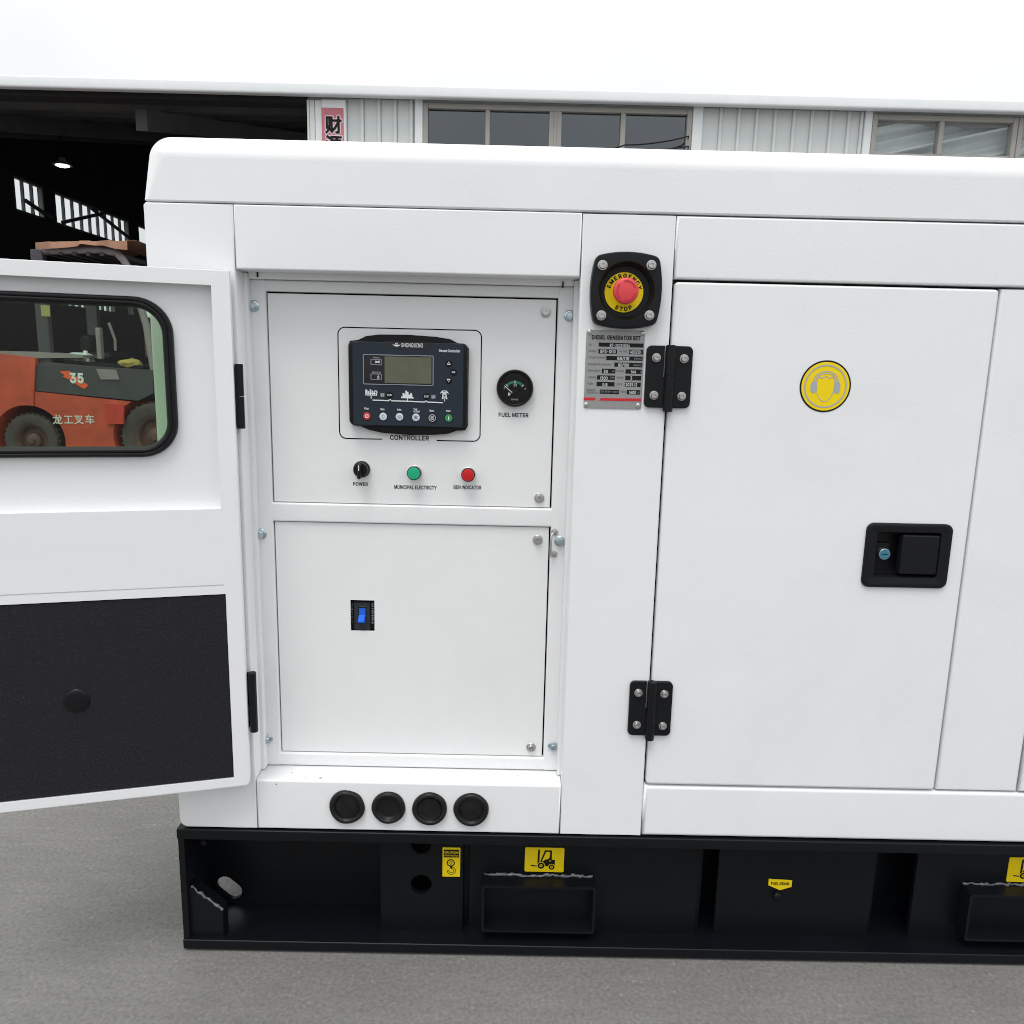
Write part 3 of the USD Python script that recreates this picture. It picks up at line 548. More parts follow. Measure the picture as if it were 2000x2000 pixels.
# wire eye on the right stile
we = crop(1040, 1010, 19.325); h = lambda x, y, d: (lambda q: (q[0], d, q[1]))(we(x, y, d))
obj(gs, 'wire_eye', [tube([h(835, 550, FYP + .004), h(830, 560, FYP - .004), h(775, 600, FYP - .012), h(715, 690, FYP - .015), h(700, 900, FYP - .016), h(690, 1200, FYP - .016), h(685, 1400, FYP - .015), h(705, 1480, FYP - .012), h(770, 1440, FYP - .006), h(805, 1400, FYP + .004)], .0021, 10)] +
    [lathe(*we(x, y, FYP), [(.0062, FYP), (.006, FYP - .002), (.0038, FYP - .0026)], 20) for x, y in ((838, 555), (815, 1385))], STEEL)

# ---- controller
ct = crop(660, 620, 6.44); CK = 1.355 / 1502 / 6.44                      # metres per crop pixel here
bz = Polygon([(-.279, .0400), (-.276, .0475), (-.262, .0492), (-.248, .0560), (-.225, .0592), (-.176, .0598), (-.128, .0575), (-.104, .0540), (-.092, .0480), (-.078, .0462), (-.0724, .0390),
              (-.0726, -.0930), (-.077, -.1010), (-.092, -.1020), (-.106, -.1075), (-.130, -.1100), (-.176, -.1112), (-.222, -.1085), (-.246, -.1035), (-.258, -.0985), (-.272, -.0968), (-.2785, -.0890)])
bz = affinity.translate(bz, 0, 1.10).buffer(-.003).buffer(.003)
ctl = obj(gs, 'controller', [ext(bz, PYP - .0002, .0475), ext(bz.buffer(-.0014), .0475, .0460), ext(bz.buffer(-.0034), .0460, .0448),
      loft([at_y(rr(-.2783 + i, -.0730 - i, 1.0030 + i, 1.1475 - i, .011, 6), y) for i, y in ((0, .0500), (.0004, .0420), (.0014, .0395), (.0032, .0384), (.0055, .0384))])], PLASTIC, smooth=45, label='black genset controller with a small display')
FF = .0378
f0, f1 = ct(180, 300, FF), ct(1570, 1380, FF)
obj(ctl, 'faceplate', plate(rr(f0[0], f1[0], f1[1], f0[1] + .0, .003), .039, FF, .0008), FACE)
C = lambda x, y: ct(x, y, FF)
def flat(parent, name, poly, m, yb=FF + .0002, yf=FF - .0004): return obj(parent, name, ext(poly, yb, yf), m, smooth=False)
def cpoly(pts, f=C): return Polygon([f(*p) for p in pts])
def ctext(parent, name, s, x0, x1, y, hpx, m, bold=True):
    a, b = C(x0, y), C(x1, y); obj(parent, name, text(s, (a[0] + b[0]) / 2, (a[1] + b[1]) / 2, FF + .0001, hpx * CK, b[0] - a[0], bold, .0007), m, smooth=False)
flat(ctl, 'header', cpoly([(575, 296), (640, 388), (1112, 402), (1180, 318)]), SCREEN)
FI = FF - .0004
ctext(ctl, 'lettering', 'SHENGXING', 797, 1070, 350, 46, WINK, False)
flat(ctl, 'emblem', unary_union([cpoly([(685, 340), (735, 346), (790, 344), (765, 360), (738, 368), (712, 358)]), cpoly([(722, 322), (732, 322), (732, 340), (722, 340)]), cpoly([(738, 318), (750, 320), (750, 342), (738, 342)])]), WINK, FF, FF - .0008)
ctext(ctl, 'lettering', 'Genset Controller', 1270, 1538, 420, 30, WINK)
s0, s1 = C(315, 462), C(1200, 855)
scr = Polygon(rr(s0[0], s1[0], s1[1] - .0006, s0[1], .002))
flat(ctl, 'screen_border', scr.difference(scr.buffer(-.0009)), GREYST, FF, FF - .0006)
dsp = flat(ctl, 'display', scr.buffer(-.0011), SCREEN, FF, FF - .0003)
l0, l1 = C(587, 490), C(1175, 835)
flat(ctl, 'screen', sbox(l0[0], l1[1], l1[0], l0[1]), LCD, FF, FF - .0005)
for y0, lab in ((522, 'Alarm'), (707, 'Running')):
    a, b = C(413, y0), C(548, y0 + 78); q = Polygon(rr(a[0], b[0], b[1], a[1], .0012)); flat(ctl, 'lamp_border', q.difference(q.buffer(-.0007)), GREYST, FF, FF - .0005)
    ctext(ctl, 'lettering', lab, 443 if lab == 'Alarm' else 430, 523 if lab == 'Alarm' else 540, y0 - 18, 20, GREYINK)
flat(ctl, 'symbol', cpoly([(472, 542), (498, 553), (524, 540), (524, 576), (498, 565), (472, 576)]), WINK, FF, FF - .0006)
p = C(507, 755); flat(ctl, 'symbol', unary_union([Point(p).buffer(.0020).difference(Point(p).buffer(.0013)), strip([p, (p[0], p[1] + .0048)], .0007)]), WINK, FF, FF - .0006)
for x, y, s in ((1395, 577, 'up'), (1455, 688, 'OK'), (1393, 792, 'down')):
    p = C(x, y); b = obj(ctl, 'button', lathe(p[0], p[1], [(.0058, FF), (.0057, FF - .0007), (.0050, FF - .0010)], 28), PLASTIC)
    if s == 'OK': obj(b, 'symbol', text('OK', p[0], p[1], FF - .0009, .0030, .0058, True, .0005), WINK, smooth=False)
    else:
        k = 1 if s == 'up' else -1; t = Polygon([(p[0] - .0033, p[1] - .0026 * k), (p[0] + .0033, p[1] - .0026 * k), (p[0], p[1] + .0032 * k)])
        obj(b, 'symbol', ext(t.difference(affinity.scale(t, .5, .5)), FF - .0009, FF - .0015), WINK, smooth=False)
# one-line diagram
ln = 12 * CK
flat(ctl, 'diagram_line', unary_union([strip([C(*p) for p in q], w * CK) for q, w in (([(437, 1040), (632, 1046), (668, 1030)], 13), ([(668, 1047), (1100, 1063)], 13), ([(1100, 1048), (1135, 1066), (1320, 1072)], 13), ([(418, 988), (420, 1022)], 10), ([(875, 1018), (876, 1052)], 11), ([(1342, 1020), (1340, 1055)], 10))]), WINK)
for x in (648, 1113):
    y = 975 if x < 1000 else 993; p = C(x, y); b = obj(ctl, 'button', lathe(p[0], p[1], [(.0060, FF), (.0058, FF - .0007), (.0050, FF - .0010)], 28), PLASTIC); obj(b, 'symbol', text('C/O', p[0], p[1], FF - .0009, .0030, .0078, True, .0005), WINK, smooth=False)
for x, y in ((560, 972), (1201, 995)):
    flat(ctl, 'symbol', unary_union([strip([C(x - 24, y + d), C(x - 10, y + d + 6), C(x + 24, y + d)], 8 * CK) for d in (-18, -6, 6, 16)]), GREYST)
flat(ctl, 'engine_symbol', unary_union([cpoly([(345, 905), (372, 912), (372, 958), (492, 950), (492, 985), (345, 980)])] + [cpoly([(x, y0), (x + 14, y0), (x + 14, 960), (x, 960)]) for x, y0 in ((380, 925), (402, 905), (424, 915), (446, 932))] + [Point(C(475, 940)).buffer(22 * CK).difference(Point(C(475, 940)).buffer(11 * CK))]).difference(unary_union([cpoly([(x, 966), (x + 14, 966), (x + 14, 977), (x, 977)]) for x in (356, 384, 412, 440, 466)])), WINK)
flat(ctl, 'factory_symbol', unary_union([cpoly([(795, 995), (950, 1000), (950, 1020), (795, 1014)])] + [cpoly([(x, y0), (x + 20, y0), (x + 20, 1000), (x, 1000)]) for x, y0 in ((815, 950), (848, 922), (868, 935), (912, 950))] + [cpoly([(825, 968), (935, 972), (935, 1000), (825, 998)])]), WINK)
flat(ctl, 'pylon_symbol', unary_union([strip([C(*p) for p in q], 9 * CK) for q in ([(1290, 955), (1315, 925), (1365, 925), (1392, 960)], [(1315, 925), (1322, 950), (1312, 1025)], [(1365, 925), (1358, 950), (1372, 1028)], [(1322, 950), (1365, 985)], [(1358, 950), (1316, 985)], [(1316, 985), (1372, 1026)], [(1365, 985), (1312, 1025)], [(1318, 950), (1362, 950)], [(1298, 944), (1385, 946)])]), WINK)
for x, y, s, m_ in ((365, 1240, 'Stop', RED), (570, 1246, 'Man', PALE), (775, 1250, 'Auto', PALE), (982, 1257, 'Test', PALE), (1187, 1264, 'Menu', PLASTIC), (1393, 1268, 'Start', GREENB)):
    p = C(x, y); b = obj(ctl, 'button', lathe(p[0], p[1], [(.0066, FF), (.0065, FF - .0010), (.0058, FF - .0014), (.0050, FF - .0015)], 32), m_, label={'Stop': 'red stop button', 'Start': 'green start button'}.get(s))
    obj(b, 'surround', lathe(p[0], p[1], [(.0078, FF + .0001), (.0077, FF - .0003), (.0068, FF - .0003)], 32), PLASTIC)
    yb, yf = FF - .0014, FF - .0020
    if s == 'Stop': q = Point(p).buffer(.0034).difference(Point(p).buffer(.0017)); mm = WINK
    elif s == 'Start': q = sbox(p[0] - .0009, p[1] - .0030, p[0] + .0009, p[1] + .0030); mm = WINK
    elif s == 'Menu': q = unary_union([Point(p).buffer(.0060).difference(Point(p).buffer(.0052))] + [sbox(p[0] - .0028, p[1] + d, p[0] + .0026, p[1] + d + .0008) for d in (-.0028, -.0012, .0004, .0020)]); mm = WINK
    elif s == 'Test': q = unary_union([strip([(p[0] - .003, p[1] + .003), (p[0] + .003, p[1] - .003)], .0009), strip([(p[0] - .002, p[1] - .003), (p[0] - .001, p[1] + .003)], .0009), strip([(p[0] + .003, p[1] + .003), (p[0] - .001, p[1] - .001)], .0009)]); mm = mat('dark_red_print', (.12, .04, .05), .5)
    elif s == 'Auto': q = unary_union([Point(p[0] - .0014, p[1]).buffer(.0026).difference(Point(p[0] - .0014, p[1]).buffer(.0019)), Point(p[0] + .0014, p[1]).buffer(.0026).difference(Point(p[0] + .0014, p[1]).buffer(.0019))]); mm = GREYST
    else: q = affinity.scale(Point(p).buffer(.003), .7, 1.1).difference(affinity.scale(Point(p).buffer(.0024), .7, 1.1)); mm = GREYST
    obj(b, 'symbol', ext(q, yb, yf), mm, smooth=False)
    if s == 'Test': ctext(ctl, 'lettering', 'Test', x - 32, x + 16, y - 102, 22, WINK); ctext(ctl, 'lettering', 'on load', x - 30, x + 46, y - 76, 22, WINK)
    else: ctext(ctl, 'lettering', s, x - 32, x + 22 if s != 'Man' else x + 14, y - 96 + (4 if s != 'Stop' else 0), 22, WINK)
# printed line round the controller and the panel's lettering
P5 = lambda x, y: r5(x, y, PYP)
q0, q1 = ct(0, 118, PYP), ct(1792, 1556, PYP)
fr = Polygon(rr(-.3000 + .0006, q1[0] + .0002, 1.10 - .1215, 1.10 + .0712, .013, 8))
g0, g1 = ct(556, 1515, PYP)[0], ct(1243, 1535, PYP)[0]
obj(cp_, 'printed_line', ext(fr.difference(fr.buffer(-.0019)).difference(sbox(g0, .9, g1, 1.0)), PYP + .0001, PYP - .0003), INK, smooth=False)
def ptext(s, x0, x1, y, h, f=P5, y_=PYP, parent=None, m=INK, bold=True):
    a, b = f(x0, y), f(x1, y); obj(parent or cp_, 'lettering', text(s, (a[0] + b[0]) / 2, (a[1] + b[1]) / 2, y_ + .0001, h, b[0] - a[0], bold, .0004), m, smooth=False)
ptext('CONTROLLER', 888, 1098, 980, .0079)
ptext('FUEL METER', 1474, 1634, 857, .0067)
ptext('POWER', 689, 769, 1229, .0058)
ptext('MUNICIPAL ELECTRICTY', 911, 1139, 1247, .0063)
ptext('GEN INDICATOR', 1230, 1380, 1247, .0063)
# fuel gauge
fg = crop(960, 700, 14.86); gc = fg(678, 868, .048); GRD = .0320
ga = obj(gs, 'fuel_gauge', lathe(gc[0], gc[1], [(GRD * .95, PYP), (GRD, PYP - .003), (GRD, PYP - .010), (GRD * .965, PYP - .013), (GRD * .90, PYP - .0135), (GRD * .84, PYP - .0125), (GRD * .815, PYP - .0095)], 48), PLASTIC, label='round black fuel gauge')
gy = PYP - .0095; f = lambda x, y: fg(x, y, gy)
obj(ga, 'dial', lathe(gc[0], gc[1], [(GRD * .83, gy + .002), (GRD * .83, gy - .0004)], 40), GAUGE, smooth=30)
ctr = f(672, 1000)
arcp = lambda r0, r1, a0, a1: Polygon([(ctr[0] + r * math.cos(a), ctr[1] + r * math.sin(a)) for r, aa in ((r1, np.linspace(a0, a1, 24)), (r0, np.linspace(a1, a0, 24))) for a in aa])
R1 = .0205; R0 = .0163
obj(ga, 'green_band', ext(arcp(R0, R1, math.radians(44), math.radians(136)), gy - .0003, gy - .0008), GAUGEG, smooth=False)
for a in (42, 90, 138):
    t = math.radians(a); obj(ga, 'tick', ext(strip([(ctr[0] + r * math.cos(t), ctr[1] + r * math.sin(t)) for r in (R0 - .0005, R1 + .0006)], .0013), gy - .0003, gy - .0011), WINK, smooth=False)
obj(ga, 'lettering', text('1/2', *f(685, 775), gy - .0004, .0036, .0056, False, .0006), WINK, smooth=False)
obj(ga, 'lettering', text('0', *f(375, 865), gy - .0004, .0032, .0022, False, .0006), GREYST, smooth=False); obj(ga, 'lettering', text('1', *f(968, 885), gy - .0004, .0036, None, False, .0006), WINK, smooth=False)
obj(ga, 'lettering', text('RAGIVON', *f(672, 1193), gy - .0004, .0022, .0118, True, .0006), GREYST, smooth=False)
p = f(515, 1040); obj(ga, 'pump_symbol', ext(unary_union([sbox(p[0] - .0022, p[1] - .0022, p[0] + .0008, p[1] + .0026), strip([(p[0] + .0010, p[1] + .0016), (p[0] + .0022, p[1] + .0008), (p[0] + .0020, p[1] - .0014)], .0006)]), gy - .0003, gy - .0009), WINK, smooth=False)
obj(ga, 'needle', ext(strip([f(375, 792), f(597, 990)], .0013), gy - .002, gy - .0026), WINK, smooth=False)
obj(ga, 'needle_hub', lathe(*f(672, 1010), [(.0052, gy - .0003), (.005, gy - .0018), (.004, gy - .0022)], 24), PLASTIC)
obj(ga, 'lens', lathe(gc[0], gc[1], [(GRD * .80, gy - .0044), (GRD * .80, gy - .0048)], 40), GAUGEGLASS, smooth=30)
# power switch and the two indicators
pw = crop(660, 900, 6.44); c = pw(275, 122, .040)
c = pw(290, 112, PYP - .01)
sw_ = obj(gs, 'power_switch', [lathe(c[0], c[1], [(.0148, PYP), (.0146, PYP - .004), (.0128, PYP - .0058), (.0126, PYP - .016), (.0118, PYP - .0172)], 36)], PLASTIC, label='black rotary power switch')
obj(gs, 'switch_collar', lathe(c[0], c[1], [(.0154, PYP), (.0153, PYP - .0035), (.0150, PYP - .0038)], 36), STEEL)
hx = c[0] - .0008
obj(sw_, 'knob_grip', loft([at_y(rr(hx - .0042, hx + .0042, c[1] - .0150, c[1] + .0118, .004), y) for y in (PYP - .015,)] + [at_y(rr(hx - .0032, hx + .0032, c[1] - .0148, c[1] + .0114, .003), PYP - .026), at_y(rr(hx - .0022, hx + .0022, c[1] - .0138, c[1] + .0104, .002), PYP - .0272)]), PLASTIC)
obj(sw_, 'pointer', box(hx - .0009, hx + .0009, PYP - .0277, PYP - .0270, c[1] + .0002, c[1] + .0098), WINK, smooth=False)
for (x, y), m_, nm in (((962, 150), GREENL, 'green mains indicator lamp'), ((1640, 170), REDL, 'red generator indicator lamp')):
    c = pw(x, y, PYP - .008); s = obj(gs, 'indicator_lamp', lathe(c[0], c[1], [(.0124, PYP), (.0124, PYP - .003), (.0118, PYP - .0034), (.0118, PYP - .015), (.0108, PYP - .016)], 40), STEEL, label=nm)
    obj(s, 'ring', lathe(c[0], c[1], [(.0121, PYP - .0105), (.0123, PYP - .0115), (.0122, PYP - .0168), (.0112, PYP - .0174), (.0105, PYP - .0170)], 40), PLASTIC)
    obj(s, 'lens', lathe(c[0], c[1], [(.0108, PYP - .016), (.0107, PYP - .0185), (.0098, PYP - .0200), (.006, PYP - .0204), (.0005, PYP - .0205)], 40), m_)
# breaker in the lower panel
f = lambda x, y, d=.066: brz(x, y, d)
bk = obj(gs, 'breaker', box(b0[0] - .004, b1[0] + .004, .066, .0685, b1[1] - .004, b0[1] + .004), PLASTIC, smooth=False, label='black breaker with a blue lever')
a, b = f(410, 515, .061), f(1020, 1560, .061)
cov = cut(box(a[0], b[0], .061, .0662, b[1], a[1], .0012), box(f(575, 0, .061)[0], f(865, 0, .061)[0], .05, .0655, f(0, 1275, .061)[1], f(0, 630, .061)[1]))
obj(bk, 'cover', cov, DGREY, smooth=40)
l0, l1, l2 = f(590, 650, .064), f(865, 690, .064), f(600, 970, .064)
obj(bk, 'window_strip', box(l0[0], l1[0], .0645, .0652, l1[1], l0[1]), mat('green_flag', (.12, .22, .08), .5, var=.6, vscale=600.), smooth=False)
lx0, lx1, zt_, zm = l0[0], l1[0], f(0, 720, .064)[1], f(0, 970, .063)[1]
obj(bk, 'lever', [box(lx0 + .0006, lx1 - .0006, .0622, .0650, f(0, 1270, .063)[1], zt_, .0005), hull([(x, y, z) for x in (lx0 + .0008, lx1 - .0016) for y, z in ((.0624, zm), (.0624, zm - .0065), (.0500, zm - .0075), (.0496, zm - .0105), (.0510, zm - .0112), (.0624, zm - .0090))])], BLUE, smooth=30)
for k in range(9):
    p = brz(1115, 570 + 88 * k, .066); obj(bk, 'marking', text('25431867E'[k], p[0], p[1], .0661, .0024, .0040, True, .0004), GREYST, smooth=False)
for k in range(8):
    p = brz(335, 590 + 93 * k, .066); obj(bk, 'marking', text('1VIKAXLU'[k], p[0], p[1], .0661, .0022, .0034, True, .0004), GREYINK, smooth=False)
# cable grommets in the sill
gm = crop(640, 1540, 5.855)
for i, (x, y, rx) in enumerate(((220, 215, 216), (695, 222, 207), (1165, 235, 214), (1640, 245, 215))):
    c = gm(x, y, -.003); r = rx / 5.855 * .000882
    pr_ = [(r, .001), (r * 1.0, -.003), (r * .95, -.0068), (r * .86, -.0080), (r * .78, -.0072), (r * .72, -.0040)]
    pr_ += {0: [(r * .68, -.0015), (r * .60, -.0036), (r * .05, -.0042)], 1: [(r * .66, -.0005), (r * .60, -.0004), (r * .05, -.0008)], 2: [(r * .70, -.002), (r * .66, -.0042), (r * .60, -.0024), (r * .05, -.0018)], 3: [(r * .68, -.0012), (r * .5, -.0034), (r * .05, -.0040)]}[i]
    obj(gs, 'cable_grommet', lathe(c[0], c[1], pr_, 48, wob=.012 if i == 0 else .007, seed=i + 2), RUBDK, smooth=60)

# ---- emergency stop
es = crop(1120, 480, 5.682); ek = 1.29 / 1502 / 5.682
ec = es(583, 497, -.012); hw, hh = .0578, .0600
def bulge(hx_, hz_):
    w, h = hx_ * .87, hz_ * .87                                # corner positions; each side is an arc through two of them
    out = None
    for ux, uz, half, reach in ((1, 0, h, hx_), (-1, 0, h, hx_), (0, 1, w, hz_), (0, -1, w, hz_)):
        s = reach * .12; R = (half * half + s * s) / (2 * s); cc = reach - R
        dsk = Point(ux * cc, uz * cc).buffer(R, 96); out = dsk if out is None else out.intersection(dsk)
    return out.buffer(-.012).buffer(.012, 12)
_bp = affinity.translate(bulge(hw, hh), ec[0], ec[1])
pl = []
for t in np.linspace(0, 2 * math.pi, 96, endpoint=False):
    x = _bp.exterior.intersection(LineString([(ec[0], ec[1]), (ec[0] + math.cos(t), ec[1] + math.sin(t))])); x = getattr(x, 'geoms', [x])[0]; pl.append((x.x, x.y))
sq = lambda k: [(ec[0] + (x - ec[0]) * k, ec[1] + (z - ec[1]) * k) for x, z in pl]
circ = lambda r: [(ec[0] + r * math.cos(t), ec[1] - .001 + r * math.sin(t)) for t in np.linspace(0, 2 * math.pi, 96, endpoint=False)]
em = obj(gs, 'emergency_stop', loft([at_y(sq(1), .0005), at_y(sq(1), -.0145), at_y(sq(.985), -.0172), at_y(sq(.95), -.0182), at_y(circ(.0462), -.0182), at_y(circ(.0452), -.0170), at_y(circ(.0425), -.0090), at_y(circ(.0415), -.0085), at_y(circ(.0400), -.0030), at_y(circ(.0300), -.0025)]), BLACK, smooth=40, label='black emergency stop housing with a red mushroom button')
yc_ = es(560, 518, -.004)
obj(em, 'legend_disc', lathe(yc_[0], yc_[1], [(.0316, -.0024), (.0316, -.0042), (.0310, -.0046)], 56), YEL)
def arc_text(s, r, a0, a1, up=True):
    out = []
    for i, ch in enumerate(s):
        t = math.radians(a0 + (a1 - a0) * i / (len(s) - 1)); out.append(text(ch, yc_[0] + r * math.cos(t), yc_[1] + r * math.sin(t), -.0045, .0060, None, 2, .0005, (t - math.pi / 2) if up else (t + math.pi / 2)))
    return out
obj(em, 'lettering', arc_text('EMERGENCY', .0262, 160, 18), INK, smooth=False); obj(em, 'lettering', arc_text('STOP', .0262, 246, 296, False), INK, smooth=False)
bc_ = es(587, 497, -.031); BR = .0205
bt = obj(em, 'button', lathe(bc_[0], bc_[1], [(BR * .55, -.004), (BR * .55, -.018), (BR * .9, -.0195), (BR, -.0225), (BR, -.0275), (BR * .95, -.0305), (BR * .82, -.0322), (BR * .4, -.0330), (.0003, -.0332)], 56), PINKBTN)
for k in range(3):
    aa = np.linspace(math.radians(20 + 120 * k), math.radians(105 + 120 * k), 12); q = Polygon([(bc_[0] + BR * r * math.cos(t), bc_[1] + BR * r * math.sin(t)) for r, A in ((.78, aa), (.66, aa[::-1])) for t in A])
    obj(bt, 'arrow_rib', ext(q, -.0318, -.0331), mat('darker_red', (.45, .02, .03), .5) if k == 0 else L + 'darker_red', smooth=False)
for x, y in ((325, 215), (866, 215), (310, 773), (843, 773)):
    p = es(x, y, -.02); capscrew(em, p[0], p[1], -.0182, .0084)

# ---- nameplate
npl = crop(1130, 640, 11.364); nk = 1.30 / 1502 / 11.364; NY = -.0014
n0, n1 = npl(150, 60, NY), npl(1435, 1780, NY)
nx0, nx1 = (npl(190, 60, NY)[0] + npl(100, 1770, NY)[0]) / 2, (npl(1490, 80, NY)[0] + npl(1380, 1790, NY)[0]) / 2
nz1, nz0 = (npl(200, 45, NY)[1] + npl(1480, 75, NY)[1]) / 2, (npl(110, 1785, NY)[1] + npl(1370, 1812, NY)[1]) / 2
nm = obj(gs, 'nameplate', plate(rr(nx0, nx1, nz0, nz1, .004), .0004, NY, .0004), ALU, label='aluminium rating plate')
N = lambda x, y: npl(x, y, NY)
def ntext(s, x0, x1, y, h, m, bold=False, yy=NY):
    a, b = N(x0, y), N(x1, y); obj(nm, 'lettering', text(s, (a[0] + b[0]) / 2, (a[1] + b[1]) / 2, yy + .0001, h * nk, b[0] - a[0], bold, .0004), m, smooth=False)
ntext('DIESEL GENERATOR SET', 295, 1375, 222, 80, INK, 2)
def nbox(x0, x1, y0, y1):
    a, b = N(x0, y0), N(x1, y1); obj(nm, 'black_field', ext(sbox(a[0], b[1], b[0], a[1]), NY + .0001, NY - .0002), INK, smooth=False)
for q in ((450, 1438, 330, 442), (442, 852, 475, 582), (1125, 1430, 486, 594), (617, 1420, 626, 738), (795, 1408, 772, 880), (518, 815, 910, 1018), (1045, 1395, 920, 1028), (412, 805, 1054, 1160), (1038, 1385, 1064, 1172), (402, 795, 1200, 1305), (1030, 1378, 1212, 1318), (472, 895, 1372, 1476), (1073, 1365, 1380, 1486)): nbox(*q)
YF = NY - .0002
for s, x0, x1, y in (('BT-202511054', 695, 1138, 398), ('GFS-S110', 478, 820, 528), ('400/230', 1145, 1375, 540), ('88/110', 860, 1122, 684), ('80/100', 878, 1120, 830), ('50', 560, 648, 972), ('144', 1160, 1275, 980), ('1500', 480, 640, 1118), ('3', 1148, 1188, 1118), ('0.8', 530, 637, 1264), ('2025.12', 1045, 1298, 1264), ('1400', 1118, 1275, 1436)): ntext(s, x0, x1, y, 66, WINK, False, YF)
for s, x0, x1, y in (('V', 1390, 1412, 545), ('KW/KVA', 1230, 1400, 690), ('KW/KVA', 1220, 1390, 835), ('HZ', 745, 795, 968), ('A', 1365, 1385, 985), ('T/MIN', 690, 795, 1108), ('ISO 8528-1:2018', 490, 880, 1420), ('KG', 1315, 1352, 1440)): ntext(s, x0, x1, y, 36, GREYINK, False, YF)
for s, x0, x1, y in (('NO.', 235, 300, 372), ('MODELE', 228, 402, 518), ('VOLTAGE', 895, 1085, 525), ('STANBY POWER', 220, 585, 662), ('PUISSANCE NOMINALE', 215, 735, 812), ('FREQUENCE', 205, 488, 950), ('ACTUEL', 842, 1015, 958), ('VITESSE', 205, 385, 1098), ('PHASE', 842, 995, 1106), ('FORM', 200, 318, 1240), ('DATE', 850, 965, 1250), ('PRODUIT', 185, 385, 1385), ('CERTIFICAT', 175, 440, 1440), ('POIDS', 925, 1052, 1420)): ntext(s, x0, x1, y, 40, DINK)
REDP = mat('red_print', (.50, .010, .020), .4)
obj(nm, 'red_stripe', ext(unary_union([Polygon([N(*p) for p in ((118, 1548), (390, 1550), (355, 1612), (112, 1610))]), Polygon([N(*p) for p in ((492, 1560), (1388, 1572), (1386, 1636), (458, 1618))])]), NY + .0001, NY - .0003), REDP, smooth=False)
for x, y in ((250, 95), (1422, 125), (165, 1710), (1322, 1730)):
    p = N(x, y); obj(nm, 'rivet', [lathe(p[0], p[1], [(.0042, NY), (.0041, NY - .0008), (.0030, NY - .0017), (.0014, NY - .0020), (.0012, NY - .0008), (.0002, NY - .0008)], 20)], STEEL)

# ---- right-hand door with hinges, ear-protection sticker and paddle latch
D0, D1, DZ0, DZ1 = .2652, .7968, .3618, 1.2522
lc = crop(1640, 980, 7.43)
l00, l11 = (lc(380, 305, 0)[0] + lc(315, 1180, 0)[0]) / 2, (lc(1630, 420, 0)[0] + lc(1545, 1150, 0)[0]) / 2
lz1, lz0 = lc(1000, 312, 0)[1], lc(1000, 1242, 0)[1]
rx0, rx1 = lc(515, 700, 0)[0], lc(1440, 700, 0)[0]; rz1, rz0 = lc(1000, 440, 0)[1], lc(950, 1098, 0)[1]
dpoly = sbox(D0, DZ0, D1, DZ1).buffer(-.006).buffer(.006, 6)
dm = cut(plate(dpoly, .024, 0, .0045), box(rx0 - .002, rx1 + .002, -.05, .05, rz0 - .002, rz1 + .002))
dr = obj(gs, 'door', dm, WHITE, smooth=50, label='closed right-hand door with a black paddle latch')
LR = lambda i, y, r: at_y(rr(l00 + i, l11 - i, lz0 + i, lz1 - i, r, 6), y)
RRc = lambda i, y, r: at_y(rr(rx0 + i, rx1 - i, rz0 + i, rz1 - i, r, 6), y)
la = obj(dr, 'latch', loft([LR(0, .0004, .013), LR(0, -.0030, .013), LR(.0015, -.0046, .012), LR(.006, -.0052, .009), LR(.011, -.0040, .006), RRc(0, -.0030, .004), RRc(.0012, -.0005, .004), RRc(.0018, .021, .003), RRc(.006, .0215, .003)], cap=(False, True)), BLACK, smooth=45)
z_ = lambda x, y, d: lc(x, y, d)
pa, pb = z_(925, 485, -.004), z_(1400, 1065, -.004)
hp = Polygon(rr(pa[0], pb[0], pb[1], pa[1], .003)).difference(Polygon([(pa[0] - .01, pa[1] + .01), (pa[0] - .01, pa[1] - .011), (pa[0] + .010, pa[1] + .01)]))
obj(dr, 'paddle', plate(hp.convex_hull, .010, -.0035, .0025), BLACK)
for x, y in ((910, 570), (872, 885)):
    p = z_(x, y, .018); obj(dr, 'latch_screw', lathe(p[0], p[1], [(.0052, .0212), (.0050, .0185), (.003, .0178), (.0028, .019), (.0003, .019)], 20), BLACK)
p = z_(620, 745, .012); obj(dr, 'lock_base', box(p[0] - .0115, p[0] + .0125, .013, .0214, p[1] - .0155, p[1] + .0185, .002), BLACK)
lk = obj(dr, 'lock', [lathe(p[0], p[1], [(.0100, .0135), (.0100, .0040), (.0092, .0032)], 32)], ZINC, label='blue key lock')
obj(lk, 'lock_face', lathe(p[0], p[1], [(.0090, .0036), (.0088, .0030), (.0003, .0028)], 32), LOCKB); obj(lk, 'key_slot', box(p[0] - .0045, p[0] + .0045, .0026, .0032, p[1] - .0008, p[1] + .0008), INK, smooth=False)
ep = crop(1250, 380, 2.576); e = lambda x, y: ep(x, y, -.001); ec2 = e(933, 965); ER = .0428; u = ER / 125
st = obj(dr, 'ear_protection_sticker', lathe(ec2[0], ec2[1], [(ER, .0002), (ER, -.0005)], 64), INK, smooth=30)
obj(st, 'yellow_disc', lathe(ec2[0], ec2[1], [(ER * .935, -.0004), (ER * .935, -.0008)], 64), YEL, smooth=30)
E2 = lambda x, y: (ec2[0] + x * u, ec2[1] + y * u)
YB2, YF2 = -.0007, -.0011
obj(st, 'grey_ring', ext(Point(ec2).buffer(104 * u, 24).difference(Point(ec2).buffer(97 * u, 24)), YB2, YF2), GREYST, smooth=False)
head = Polygon([E2(*q) for q in ((-43, 32), (43, 32), (46, 15), (44, -10), (38, -40), (25, -62), (8, -75), (-8, -75), (-25, -62), (-38, -40), (-44, -10), (-46, 15))])
